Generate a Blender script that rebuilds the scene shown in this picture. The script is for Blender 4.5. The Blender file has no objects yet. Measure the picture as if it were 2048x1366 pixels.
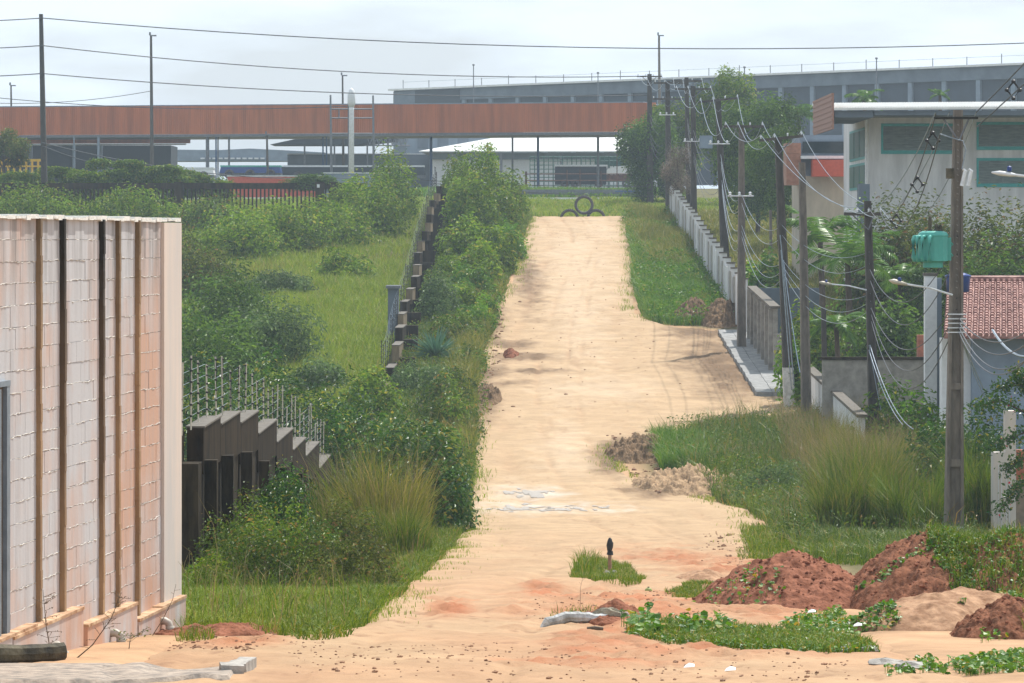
import bpy, math, random
import numpy as np
from mathutils import Vector, Matrix
R = math.radians
random.seed(7)
rng = np.random.default_rng(7)
scn = bpy.context.scene
col = scn.collection

# ------------------------------------------------------------------ camera, sky, sun, exposure
F = 8000.0            # focal length in pixels of the 2048 wide photograph
HOR, CX = 470.0, 1024.0
cam_d = bpy.data.cameras.new('camera')
cam = bpy.data.objects.new('camera', cam_d)
col.objects.link(cam)
cam.location = (0, 0, 0)
cam.rotation_euler = (R(90), 0, 0)
cam_d.sensor_width = 36.0
cam_d.lens = 36.0 * F / 2048.0
cam_d.shift_y = -(683.0 - HOR) / 2048.0
cam_d.clip_start, cam_d.clip_end = 0.5, 6000
scn.camera = cam

SUN_EL, SUN_AZ = 58.0, 32.0           # azimuth measured from +Y towards +X
w = bpy.data.worlds.new('World')
scn.world = w
w.use_nodes = True
nt = w.node_tree
bg = nt.nodes['Background']
sky = nt.nodes.new('ShaderNodeTexSky')
sky.sky_type = 'NISHITA'
sky.sun_disc = False
sky.sun_elevation = R(SUN_EL)
sky.sun_rotation = R(SUN_AZ)
sky.air_density, sky.dust_density, sky.ozone_density = 1.0, 3.0, 2.0
tc = nt.nodes.new('ShaderNodeTexCoord')
mp = nt.nodes.new('ShaderNodeMapping')
mp.inputs['Scale'].default_value = (5.0, 5.0, 22.0)
mp.inputs['Location'].default_value = (0.6, 0.0, 0.35)
nz = nt.nodes.new('ShaderNodeTexNoise')
nz.inputs['Scale'].default_value = 1.6
nz.inputs['Detail'].default_value = 6
nz.inputs['Roughness'].default_value = 0.5
rp = nt.nodes.new('ShaderNodeValToRGB')
rp.color_ramp.elements[0].position = 0.42
rp.color_ramp.elements[1].position = 0.58
rp.color_ramp.elements[0].color = (0.62, 0.62, 0.62, 1)
mx = nt.nodes.new('ShaderNodeMixRGB')
mx.inputs['Color2'].default_value = (9.3, 10.4, 11.5, 1)      # bright thin overcast
nt.links.new(tc.outputs['Generated'], mp.inputs['Vector'])
nt.links.new(mp.outputs['Vector'], nz.inputs['Vector'])
nt.links.new(nz.outputs['Fac'], rp.inputs['Fac'])
nt.links.new(rp.outputs['Color'], mx.inputs['Fac'])
nt.links.new(sky.outputs['Color'], mx.inputs['Color1'])
nt.links.new(mx.outputs['Color'], bg.inputs['Color'])
bg.inputs['Strength'].default_value = 0.095

sun_d = bpy.data.lights.new('sun', 'SUN')
sun_d.energy = 5.0
sun_d.angle = R(0.6)
sun_d.color = (1.0, 0.955, 0.88)
sun = bpy.data.objects.new('sun', sun_d)
col.objects.link(sun)
sd = Vector((math.cos(R(SUN_EL)) * math.sin(R(SUN_AZ)), math.cos(R(SUN_EL)) * math.cos(R(SUN_AZ)), math.sin(R(SUN_EL))))
sun.rotation_euler = (-sd).to_track_quat('-Z', 'Y').to_euler()
sun.location = sd * 60

scn.view_settings.view_transform = 'Standard'
scn.view_settings.look = 'None'
scn.view_settings.exposure = 0.17
scn.view_settings.gamma = 1.0
scn.view_settings.use_curve_mapping = False
scn.cycles.max_bounces = 6
scn.cycles.transparent_max_bounces = 6
scn.cycles.volume_bounces = 0
scn.cycles.use_denoising = True

# ------------------------------------------------------------------ helpers: objects
def tag(o, label=None, cat=None, group=None, kind=None):
    if label: o['label'] = label
    if cat: o['category'] = cat
    if group: o['group'] = group
    if kind: o['kind'] = kind
    return o

def empty(name, loc, label=None, cat=None, group=None):
    o = bpy.data.objects.new(name, None)
    o.empty_display_size = 0.3
    col.objects.link(o)
    o.location = loc
    return tag(o, label, cat, group)

def np_mesh(name, V, faces_flat, sizes, mats, smooth=False, matidx=None):
    me = bpy.data.meshes.new(name)
    V = np.asarray(V, dtype=np.float32)
    L = np.asarray(faces_flat, dtype=np.int32)
    S = np.asarray(sizes, dtype=np.int32)
    me.vertices.add(len(V)); me.vertices.foreach_set('co', V.ravel())
    me.loops.add(len(L)); me.loops.foreach_set('vertex_index', L)
    me.polygons.add(len(S))
    st = np.zeros(len(S), dtype=np.int32); st[1:] = np.cumsum(S)[:-1]
    me.polygons.foreach_set('loop_start', st)
    me.polygons.foreach_set('loop_total', S)
    if matidx is not None: me.polygons.foreach_set('material_index', np.asarray(matidx, dtype=np.int32))
    me.polygons.foreach_set('use_smooth', np.full(len(S), bool(smooth)))
    for m in (mats if isinstance(mats, (list, tuple)) else [mats]): me.materials.append(m)
    me.update(calc_edges=True)
    return me

def link(name, me, parent=None, loc=None):
    o = bpy.data.objects.new(name, me)
    col.objects.link(o)
    if parent is not None: o.parent = parent
    if loc is not None: o.location = loc
    return o

def copy_tree(o, parent=None):
    c = o.copy(); col.objects.link(c)
    if parent is not None: c.parent = parent
    for ch in list(o.children): copy_tree(ch, c)
    return c

class MB:
    """collects boxes, tubes and prisms into one mesh"""
    def __init__(s, o=(0, 0, 0)): s.v = []; s.f = []; s.o = Vector(o)
    def add(s, vs, fs):
        n = len(s.v)
        s.v += [tuple(Vector(p) - s.o) for p in vs]
        s.f += [tuple(n + i for i in f) for f in fs]
    def hexa(s, b, t):      # bottom four and top four corners, both counter-clockwise from above
        s.add(list(b) + list(t), [(3, 2, 1, 0), (4, 5, 6, 7), (0, 1, 5, 4), (1, 2, 6, 5), (2, 3, 7, 6), (3, 0, 4, 7)])
    def box(s, c, d, rz=0, ry=0, rx=0):
        m = Matrix.Translation(c) @ Matrix.Rotation(rz, 4, 'Z') @ Matrix.Rotation(ry, 4, 'Y') @ Matrix.Rotation(rx, 4, 'X')
        x, y, z = d[0] / 2, d[1] / 2, d[2] / 2
        P = [m @ Vector(p) for p in ((-x, -y, -z), (x, -y, -z), (x, y, -z), (-x, y, -z), (-x, -y, z), (x, -y, z), (x, y, z), (-x, y, z))]
        s.hexa(P[:4], P[4:])
    def bx(s, x0, x1, y0, y1, z0, z1):
        s.hexa([(x0, y0, z0), (x1, y0, z0), (x1, y1, z0), (x0, y1, z0)], [(x0, y0, z1), (x1, y0, z1), (x1, y1, z1), (x0, y1, z1)])
    def tube(s, path, rad, n=6, caps=True):
        path = [Vector(p) for p in path]
        k = len(path)
        rad = list(rad) if hasattr(rad, '__len__') else [rad] * k
        vs, fs = [], []
        up0 = None
        for i, p in enumerate(path):
            d = (path[min(i + 1, k - 1)] - path[max(i - 1, 0)])
            d = d.normalized() if d.length > 1e-9 else Vector((0, 0, 1))
            if up0 is None:
                up0 = Vector((0, 0, 1)) if abs(d.z) < 0.9 else Vector((1, 0, 0))
            a = d.cross(up0)
            a = a.normalized() if a.length > 1e-6 else d.orthogonal().normalized()
            b = a.cross(d).normalized()
            for j in range(n):
                t = 2 * math.pi * j / n
                vs.append(p + (a * math.cos(t) + b * math.sin(t)) * rad[i])
        for i in range(k - 1):
            for j in range(n):
                fs.append((i * n + j, i * n + (j + 1) % n, (i + 1) * n + (j + 1) % n, (i + 1) * n + j))
        if caps:
            fs.append(tuple(range(n - 1, -1, -1)))
            fs.append(tuple((k - 1) * n + j for j in range(n)))
        s.add(vs, fs)
    def lathe(s, c, prof, n=14):     # prof: (radius, z)
        c = Vector(c)
        vs, fs = [], []
        for r, z in prof:
            for j in range(n):
                t = 2 * math.pi * j / n
                vs.append(c + Vector((r * math.cos(t), r * math.sin(t), z)))
        for i in range(len(prof) - 1):
            for j in range(n):
                fs.append((i * n + j, i * n + (j + 1) % n, (i + 1) * n + (j + 1) % n, (i + 1) * n + j))
        fs.append(tuple(range(n - 1, -1, -1)))
        fs.append(tuple((len(prof) - 1) * n + j for j in range(n)))
        s.add(vs, fs)
    def ring(s, c, R1, r, axis='Y', n=28, m=10, squash=1.0):
        c = Vector(c); vs, fs = [], []
        for i in range(n):
            a = 2 * math.pi * i / n
            for j in range(m):
                b = 2 * math.pi * j / m
                rr = R1 + r * math.cos(b); h = r * squash * math.sin(b)
                vs.append(c + (Vector((rr * math.cos(a), h, rr * math.sin(a))) if axis == 'Y' else Vector((rr * math.cos(a), rr * math.sin(a), h))))
        for i in range(n):
            for j in range(m):
                fs.append((i * m + j, i * m + (j + 1) % m, ((i + 1) % n) * m + (j + 1) % m, ((i + 1) % n) * m + j))
        s.add(vs, fs)
    def build(s, name, m, parent=None, loc=None, smooth=False):
        flat = [i for f in s.f for i in f]
        me = np_mesh(name, np.array(s.v), flat, [len(f) for f in s.f], m, smooth)
        if loc is None and parent is None: loc = s.o
        return link(name, me, parent, loc)

# ------------------------------------------------------------------ helpers: noise, terrain, picture to place
def _h(ix, iy, s):
    n = (ix.astype(np.int64) * 374761393 + iy.astype(np.int64) * 668265263 + s * 974634541) & 0xffffffff
    n = ((n ^ (n >> 13)) * 1274126177) & 0xffffffff
    return ((n ^ (n >> 16)) & 0xffff) / 65535.0
def vnoise(x, y, s=0):
    x = np.asarray(x, float); y = np.asarray(y, float)
    ix, iy = np.floor(x), np.floor(y)
    fx, fy = x - ix, y - iy
    fx = fx * fx * (3 - 2 * fx); fy = fy * fy * (3 - 2 * fy)
    a, b = _h(ix, iy, s), _h(ix + 1, iy, s)
    c, d = _h(ix, iy + 1, s), _h(ix + 1, iy + 1, s)
    return (a + (b - a) * fx) * (1 - fy) + (c + (d - c) * fx) * fy
def fbm(x, y, s=0, oct=4):
    t, a, k = 0.0, 0.5, 1.0
    for i in range(oct):
        t = t + a * (vnoise(np.asarray(x) * k, np.asarray(y) * k, s + i) - 0.5)
        a *= 0.5; k *= 2.03
    return t
def sstep(a, b, x):
    t = np.clip((np.asarray(x, float) - a) / (b - a), 0, 1)
    return t * t * (3 - 2 * t)

_PD = [-60, 0, 30, 43, 55, 70, 85, 100, 112, 125, 140, 155, 170, 190, 210, 230, 242, 250, 258, 264, 269, 275, 285, 296, 304, 315, 325, 340, 420, 520, 700, 3000]
_PZ = [0.5, -1.6, -3.45, -4.27, -4.95, -5.82, -6.6, -7.15, -7.4, -7.25, -6.6, -5.75, -4.85, -3.55, -2.2, -0.85, -0.1, 0.5, 0.95, 1.16, 1.2, 1.5, 2.1, 2.45, 2.6, 3.2, 3.6, 3.85, 4.8, 6.0, 6.5, 6.5]
_fd = np.arange(-60, 3000, 0.5)
_fz = np.interp(_fd, _PD, _PZ)
_k = np.exp(-0.5 * (np.arange(-8, 9) / 3.0) ** 2); _k /= _k.sum()
_fz2 = np.convolve(np.pad(_fz, 8, mode='edge'), _k, mode='valid')
def prof(d): return np.interp(d, _fd, _fz2)
_id = np.arange(30, 266, 0.25)
_iy = HOR - F * prof(_id) / _id
_iy = np.minimum.accumulate(_iy)
def y2d(py): return float(np.interp(-py, -_iy, _id))
def Tn(x, y):
    x = np.asarray(x, float); y = np.asarray(y, float)
    z = prof(y) + 0.22 * fbm(x * 0.25, y * 0.25, 3, 3) * sstep(40, 70, y)
    # banks beside the sunken road
    z = z + 0.08 * sstep(1.2, 3.2, np.abs(x - 3.2) - 4.6) * sstep(70, 130, y) * (1 - sstep(262, 285, y))
    return z
def T(x, y): return float(Tn(x, y))
def gp(px, py):
    d = y2d(py)
    return ((px - CX) * d / F, d)
def at(px, py, D): return Vector(((px - CX) * D / F, D, (HOR - py) * D / F))
def gx(px, D): return (px - CX) * D / F
def gz(py, D): return (HOR - py) * D / F

def in_poly(x, y, P):
    c = np.zeros(len(x), bool); n = len(P)
    for i in range(n):
        x0, y0 = P[i]; x1, y1 = P[(i + 1) % n]
        if y0 == y1: continue
        c ^= ((y0 > y) != (y1 > y)) & (x < (x1 - x0) * (y - y0) / (y1 - y0) + x0)
    return c
def scatter(P, n, px=True):
    if px: P = [gp(*p) for p in P]
    a = np.array(P); lo, hi = a.min(0), a.max(0)
    X = np.zeros(0); Y = np.zeros(0)
    while len(X) < n:
        x = rng.uniform(lo[0], hi[0], n * 2); y = rng.uniform(lo[1], hi[1], n * 2)
        k = in_poly(x, y, P)
        X = np.append(X, x[k]); Y = np.append(Y, y[k])
    return X[:n], Y[:n]

# ------------------------------------------------------------------ materials
_mats = {}
def N(t, ty, **kw):
    n = t.nodes.new(ty)
    for k, v in kw.items(): n.inputs[k].default_value = v
    return n
def pm(name, c, rough=0.8, var=0.2, scale=6.0, bump=0.15, metal=0.0, stretch=(1, 1, 1), c2=None, spec=0.4, detail=6.0, fac=(0.35, 0.65)):
    if name in _mats: return _mats[name]
    m = bpy.data.materials.new(name); m.use_nodes = True
    t = m.node_tree; b = t.nodes['Principled BSDF']
    b.inputs['Roughness'].default_value = rough
    b.inputs['Metallic'].default_value = metal
    b.inputs['Specular IOR Level'].default_value = spec
    co = N(t, 'ShaderNodeTexCoord'); ma = N(t, 'ShaderNodeMapping', Scale=stretch)
    no = N(t, 'ShaderNodeTexNoise', Scale=scale, Detail=detail, Roughness=0.6)
    ra = N(t, 'ShaderNodeValToRGB')
    c2 = c2 if c2 else tuple(min(1, v * (1 + var)) for v in c)
    ra.color_ramp.elements[0].position, ra.color_ramp.elements[1].position = fac
    ra.color_ramp.elements[0].color = tuple(v * (1 - var) for v in c) + (1,)
    ra.color_ramp.elements[1].color = tuple(c2) + (1,)
    t.links.new(co.outputs['Object'], ma.inputs['Vector']); t.links.new(ma.outputs['Vector'], no.inputs['Vector'])
    t.links.new(no.outputs['Fac'], ra.inputs['Fac']); t.links.new(ra.outputs['Color'], b.inputs['Base Color'])
    if bump:
        bu = N(t, 'ShaderNodeBump', Strength=bump, Distance=0.03)
        n2 = N(t, 'ShaderNodeTexNoise', Scale=scale * 4, Detail=5.0)
        t.links.new(ma.outputs['Vector'], n2.inputs['Vector'])
        t.links.new(n2.outputs['Fac'], bu.inputs['Height']); t.links.new(bu.outputs['Normal'], b.inputs['Normal'])
    _mats[name] = m
    return m
def leafm(name, c1, c2, gloss=0.35, trans=0.35, c3=None, spec=0.32):
    if name in _mats: return _mats[name]
    m = bpy.data.materials.new(name); m.use_nodes = True
    t = m.node_tree; b = t.nodes['Principled BSDF']; out = t.nodes['Material Output']
    ge = N(t, 'ShaderNodeNewGeometry'); ra = N(t, 'ShaderNodeValToRGB')
    ra.color_ramp.elements[0].color = c1 + (1,); ra.color_ramp.elements[1].color = c2 + (1,)
    if c3:
        ra.color_ramp.elements[1].position = 0.9
        e = ra.color_ramp.elements.new(0.97); e.color = c3 + (1,)
    t.links.new(ge.outputs['Random Per Island'], ra.inputs['Fac'])
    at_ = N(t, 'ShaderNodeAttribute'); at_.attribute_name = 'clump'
    mm_ = N(t, 'ShaderNodeMath'); mm_.operation = 'MULTIPLY_ADD'; mm_.inputs[1].default_value = 0.55; mm_.inputs[2].default_value = 1.0  # lit and shaded clumps of a crown put into the leaf colour
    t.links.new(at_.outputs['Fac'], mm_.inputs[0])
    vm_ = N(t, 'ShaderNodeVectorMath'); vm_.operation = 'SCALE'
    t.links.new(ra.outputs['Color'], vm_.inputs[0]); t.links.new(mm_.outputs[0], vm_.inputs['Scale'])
    b.inputs['Roughness'].default_value = gloss
    b.inputs['Specular IOR Level'].default_value = spec
    t.links.new(vm_.outputs['Vector'], b.inputs['Base Color'])
    tr = N(t, 'ShaderNodeBsdfTranslucent'); mi = N(t, 'ShaderNodeMixShader', Fac=trans * .75)
    hs = N(t, 'ShaderNodeHueSaturation', Saturation=1.1, Value=1.6)
    t.links.new(vm_.outputs['Vector'], hs.inputs['Color']); t.links.new(hs.outputs['Color'], tr.inputs['Color'])
    t.links.new(b.outputs['BSDF'], mi.inputs[1]); t.links.new(tr.outputs['BSDF'], mi.inputs[2])
    t.links.new(mi.outputs['Shader'], out.inputs['Surface'])
    _mats[name] = m
    return m

def attr_mat(name, cols, attrs, noise_scale, rough=0.95, bump=0.5, var=0.22):
    """cols[0] is the base, each further colour is mixed in by a vertex attribute (a patch of another soil)"""
    m = bpy.data.materials.new(name); m.use_nodes = True
    t = m.node_tree; b = t.nodes['Principled BSDF']
    b.inputs['Roughness'].default_value = rough; b.inputs['Specular IOR Level'].default_value = 0.15
    co = N(t, 'ShaderNodeTexCoord')
    no = N(t, 'ShaderNodeTexNoise', Scale=noise_scale, Detail=8.0, Roughness=0.65)
    t.links.new(co.outputs['Object'], no.inputs['Vector'])
    last = None
    prev = cols[0] + (1,)
    for c, a in zip(cols[1:], attrs):
        mi = N(t, 'ShaderNodeMixRGB')
        if last is None: mi.inputs['Color1'].default_value = prev
        else: t.links.new(last, mi.inputs['Color1'])
        mi.inputs['Color2'].default_value = c + (1,)
        at_ = N(t, 'ShaderNodeAttribute'); at_.attribute_name = a
        t.links.new(at_.outputs['Fac'], mi.inputs['Fac'])
        last = mi.outputs['Color']
    ra = N(t, 'ShaderNodeMapRange'); ra.inputs['From Min'].default_value = 0.25; ra.inputs['From Max'].default_value = 0.75
    ra.inputs['To Min'].default_value = 1 - var; ra.inputs['To Max'].default_value = 1 + var
    t.links.new(no.outputs['Fac'], ra.inputs['Value'])
    mu = N(t, 'ShaderNodeVectorMath'); mu.operation = 'SCALE'
    t.links.new(last, mu.inputs[0]); t.links.new(ra.outputs['Result'], mu.inputs['Scale'])
    t.links.new(mu.outputs['Vector'], b.inputs['Base Color'])
    n2 = N(t, 'ShaderNodeTexNoise', Scale=noise_scale * 6, Detail=6.0, Roughness=0.7)
    t.links.new(co.outputs['Object'], n2.inputs['Vector'])
    bu = N(t, 'ShaderNodeBump', Strength=bump, Distance=0.04)
    t.links.new(n2.outputs['Fac'], bu.inputs['Height']); t.links.new(bu.outputs['Normal'], b.inputs['Normal'])
    return m

M = dict(
    conc=pm('grey_concrete', (0.27, 0.25, 0.22), var=0.25, scale=3),
    pole=pm('pole_concrete', (0.17, 0.145, 0.12), var=0.3, scale=2.5, stretch=(3, 3, 0.8)),
    poledark=pm('dark_pole', (0.075, 0.065, 0.055), var=0.3, scale=2.5, stretch=(3, 3, 0.8)),
    polepaint=pm('whitewashed_lit_concrete', (0.5, 0.5, 0.48), var=0.25, scale=6),
    mould=pm('mildewed_concrete', (0.022, 0.017, 0.011), var=0.5, scale=2.5, stretch=(2, 2, 0.4), c2=(0.055, 0.04, 0.022), spec=.1),
    mouldtan=pm('weathered_tan_concrete', (0.016, 0.011, 0.006), var=0.45, scale=2.0, stretch=(2, 2, 0.5), c2=(0.05, 0.033, 0.017), spec=.1),
    caps=pm('pale_cap_concrete', (0.115, 0.10, 0.08), var=0.3),
    rod=pm('galvanised_rod', (0.5, 0.46, 0.38), rough=0.5, metal=0.3, bump=0),
    blackp=pm('black_plastic', (0.015, 0.015, 0.018), rough=0.5, bump=0),
    wire=pm('aluminium_cable', (0.26, 0.31, 0.36), rough=0.35, metal=0.6, bump=0),
    wiredark=pm('black_cable', (0.06, 0.065, 0.075), rough=0.5, bump=0),
    porc=pm('porcelain', (0.7, 0.72, 0.74), rough=0.2, bump=0),
    wood=pm('weathered_wood', (0.12, 0.085, 0.055), var=0.35, scale=5, stretch=(1, 6, 6)),
    orange=pm('terracotta_sheet', (0.46, 0.14, 0.05), var=0.2, scale=1.5, stretch=(1.2, 1.2, 0.12), rough=0.65, bump=0.02),
    orangeD=pm('red_panel', (0.48, 0.09, 0.05), var=0.1, rough=0.6, bump=0.02),
    bluegrey=pm('blue_grey_paint', (0.20, 0.25, 0.31), var=0.12, scale=1.0, bump=0.05),
    hang=pm('hangar_concrete', (0.12, 0.15, 0.185), var=0.18, scale=0.6, bump=0.05),
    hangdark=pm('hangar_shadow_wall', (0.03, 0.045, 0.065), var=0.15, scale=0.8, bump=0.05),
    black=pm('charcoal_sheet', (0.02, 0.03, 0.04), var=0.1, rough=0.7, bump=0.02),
    white=pm('white_paint', (0.78, 0.79, 0.8), var=0.06, rough=0.6, bump=0.03),
    offwhite=pm('stained_white_plaster', (0.62, 0.62, 0.62), var=0.16, scale=1.2, stretch=(2, 2, 0.35), bump=0.08),
    roofmetal=pm('pale_metal_roof', (0.72, 0.72, 0.70), rough=0.38, metal=0.25, var=0.08, scale=2, bump=0.02),
    steelblue=pm('blue_steel', (0.02, 0.08, 0.19), rough=0.5, var=0.15, bump=0),
    steel=pm('grey_steel', (0.16, 0.17, 0.19), rough=0.5, metal=0.3, var=0.2, bump=0),
    galv=pm('white_steel', (0.68, 0.70, 0.72), rough=0.45, var=0.1, bump=0),
    green=pm('green_steel', (0.03, 0.11, 0.085), rough=0.5, var=0.15, bump=0),
    teal=pm('teal_frame', (0.03, 0.30, 0.29), rough=0.45, var=0.1, bump=0),
    tealbright=pm('turquoise_paint', (0.07, 0.36, 0.30), rough=0.4, var=0.1, scale=3, bump=0.02),
    louvre=pm('louvre_glass', (0.19, 0.23, 0.215), rough=0.35, var=0.25, scale=2, stretch=(1, 1, 8), bump=0),
    glass=pm('dark_glass', (0.02, 0.03, 0.035), rough=0.1, bump=0),
    tile=pm('red_clay_tile', (0.22, 0.07, 0.055), rough=0.6, var=0.35, scale=3, c2=(0.44, 0.24, 0.20)),
    housewall=pm('blue_grey_plaster', (0.24, 0.30, 0.39), var=0.12, scale=1.2, bump=0.06),
    tank=pm('blue_plastic', (0.015, 0.05, 0.22), rough=0.35, var=0.1, bump=0),
    brick=pm('red_brick', (0.36, 0.13, 0.08), var=0.25, scale=6),
    rust=pm('rusty_steel', (0.14, 0.06, 0.04), var=0.4, bump=0.1),
    rubber=pm('weathered_rubber', (0.075, 0.07, 0.075), rough=0.8, var=0.3, scale=8),
    yellow=pm('yellow_paint', (0.62, 0.38, 0.03), rough=0.6, var=0.15, bump=0),
    bark=pm('bark', (0.09, 0.065, 0.045), var=0.4, scale=8, stretch=(1, 1, 0.3), bump=0.4),
    twig=pm('dry_twig', (0.12, 0.09, 0.06), var=0.3, bump=0),
    stone=pm('grey_stone', (0.33, 0.31, 0.28), var=0.3, scale=9, bump=0.4),
    paper=pm('white_litter', (0.8, 0.8, 0.8), var=0.05, bump=0),
    curb=pm('black_mossy_stone', (0.045, 0.04, 0.03), var=0.5, scale=5, bump=0.5, c2=(0.12, 0.10, 0.06)),
    pipe=pm('pvc_pipe', (0.42, 0.38, 0.32), rough=0.5, var=0.2, scale=5, bump=0.05),
    asphalt=pm('asphalt', (0.055, 0.055, 0.06), var=0.2),
    flag=pm('paving_slab', (0.24, 0.24, 0.235), var=0.25, scale=3, bump=0.3),
)
LF = dict(
    glossy=leafm('glossy_leaf', (0.014, 0.055, 0.008), (0.066, 0.145, 0.016), 0.40, 0.3, (0.28, 0.24, 0.04), 0.4),
    weed=leafm('weed_leaf', (0.034, 0.082, 0.010), (0.145, 0.20, 0.028), 0.5, 0.35, (0.28, 0.18, 0.05), 0.25),
    road=leafm('roadside_leaf', (0.042, 0.098, 0.010), (0.185, 0.265, 0.030), 0.5, 0.4, (0.28, 0.26, 0.05), 0.22),
    dark=leafm('dark_leaf', (0.034, 0.082, 0.014), (0.125, 0.195, 0.032), 0.5, 0.35, None, 0.22),
    grey=leafm('grey_green_leaf', (0.05, 0.10, 0.03), (0.15, 0.21, 0.065), 0.5, 0.3, None, 0.22),
    olive=leafm('olive_leaf', (0.038, 0.065, 0.012), (0.135, 0.155, 0.03), 0.55, 0.35, (0.20, 0.12, 0.05), 0.2),
    bright=leafm('bright_leaf', (0.04, 0.11, 0.010), (0.14, 0.25, 0.028), 0.45, 0.4, (0.26, 0.24, 0.05), 0.25),
    palm=leafm('palm_leaflet', (0.044, 0.119, 0.022), (0.146, 0.253, 0.039), 0.38, 0.35),
    agave=leafm('agave_leaf', (0.073, 0.168, 0.111), (0.146, 0.267, 0.155), 0.4, 0.12),
    dry=leafm('dry_twig_leaf', (0.14, 0.11, 0.08), (0.22, 0.17, 0.12), 0.6, 0.2),
    grass=leafm('grass_blade', (0.045, 0.095, 0.008), (0.16, 0.215, 0.022), 0.55, 0.4, (0.30, 0.22, 0.07), 0.2),
    meadow=leafm('meadow_blade', (0.105, 0.17, 0.018), (0.28, 0.34, 0.05), 0.55, 0.4, (0.34, 0.28, 0.10), 0.2),
    yellow=leafm('yellow_blade', (0.085, 0.115, 0.016), (0.25, 0.235, 0.05), 0.5, 0.4, (0.34, 0.26, 0.11), 0.2),
    tall=leafm('tall_blade', (0.035, 0.08, 0.008), (0.15, 0.20, 0.028), 0.45, 0.4, (0.30, 0.22, 0.08), 0.25),
    straw=leafm('straw_blade', (0.13, 0.105, 0.045), (0.28, 0.22, 0.10), 0.5, 0.4),
    creeper=leafm('creeper_leaf', (0.03, 0.10, 0.010), (0.12, 0.235, 0.024), 0.42, 0.35, (0.33, 0.24, 0.04), 0.28),
)

# ------------------------------------------------------------------ helpers: leaves, bushes, grass
def unit(v): return v / np.maximum(np.linalg.norm(v, axis=1, keepdims=True), 1e-9)
def leaf_arrays(P, Nn, size, aspect=0.45, fold=0.15, droop=0.0):
    """one folded four-corner leaf per point: base, side, tip, side"""
    n = len(P)
    a = unit(rng.normal(size=(n, 3)) + np.array([0, 0, -droop]))
    Nn = unit(Nn)
    a = unit(a - Nn * (a * Nn).sum(1, keepdims=True))
    b = np.cross(Nn, a)
    L = (size * rng.uniform(0.6, 1.3, (n, 1)))
    V = np.empty((n, 4, 3))
    V[:, 0] = P
    V[:, 1] = P + a * L * 0.45 + b * L * aspect * 0.5 + Nn * L * fold
    V[:, 2] = P + a * L - Nn * L * 0.1
    V[:, 3] = P + a * L * 0.45 - b * L * aspect * 0.5 + Nn * L * fold
    return V.reshape(-1, 3)
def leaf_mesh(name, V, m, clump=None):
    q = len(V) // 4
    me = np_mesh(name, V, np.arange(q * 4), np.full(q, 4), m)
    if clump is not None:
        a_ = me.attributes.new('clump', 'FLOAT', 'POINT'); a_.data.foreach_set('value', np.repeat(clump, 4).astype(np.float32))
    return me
def crown_points(r, n, lobes, seed, dome=True, lobe_r=0.38, shell=0.55):
    g = np.random.default_rng(seed)
    C = unit(g.normal(size=(lobes, 3)))
    C *= (g.uniform(0.25, 1.0, (lobes, 1)) ** 0.5) * (1 - lobe_r * 0.7)
    if dome: C[:, 2] = np.abs(C[:, 2]) * 0.95 + 0.05
    rad = lobe_r * g.uniform(0.6, 1.25, lobes)
    wts = rad ** 2; wts /= wts.sum()
    k = g.choice(lobes, n, p=wts)
    d = unit(g.normal(size=(n, 3)))
    rr = rad[k] * (shell + (1 - shell) * g.uniform(0, 1, n) ** 0.7) * g.uniform(0.75, 1.12, n)
    P = C[k] + d * rr[:, None]
    s_ = np.array([np.percentile(np.abs(P[:, 0]), 98), np.percentile(np.abs(P[:, 1]), 98), np.percentile(P[:, 2] if dome else np.abs(P[:, 2]), 98)])
    P, C = P / s_, C / s_
    nn = unit(d * 1.0 + g.normal(size=(n, 3)) * 0.42 + np.array([0, 0, 0.45]))
    if dome:
        keep = P[:, 2] > -0.02
        P, nn, k = P[keep], nn[keep], k[keep]
    crown_points.clump = g.uniform(-1, 1, lobes)[k] * .8 + g.normal(0, .2, len(k))  # random tone per lobe, imitating light and shade across the crown
    return P * np.array(r), nn, C * np.array(r)
def bush(name, label, x, y, r, n, leaf, m, seed, group=None, cat='bush', lobes=22, z=None, aspect=0.45, stems=7, lobe_r=0.38):
    z0 = T(x, y) if z is None else z
    root = empty(name, (x, y, z0), label, cat, group)
    n = int(n * .8); leaf = leaf * 1.22
    P, nn, C = crown_points(r, n, lobes, seed, lobe_r=lobe_r)
    V = leaf_arrays(P, nn, leaf, aspect)
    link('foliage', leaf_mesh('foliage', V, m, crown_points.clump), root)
    g = random.Random(seed)
    b = MB()
    for c in C[:stems]:
        c = Vector(c)
        q = Vector((g.uniform(-.12, .12) * r[0], g.uniform(-.12, .12) * r[1], -0.1))
        mid = q.lerp(c, 0.5) + Vector((g.uniform(-.1, .1), g.uniform(-.1, .1), 0.08)) * r[2]
        b.tube([q, mid, c], [0.022 * r[2], 0.015 * r[2], 0.006 * r[2]], 5)
    b.build('stems', M['twig'], root)
    return root
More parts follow.
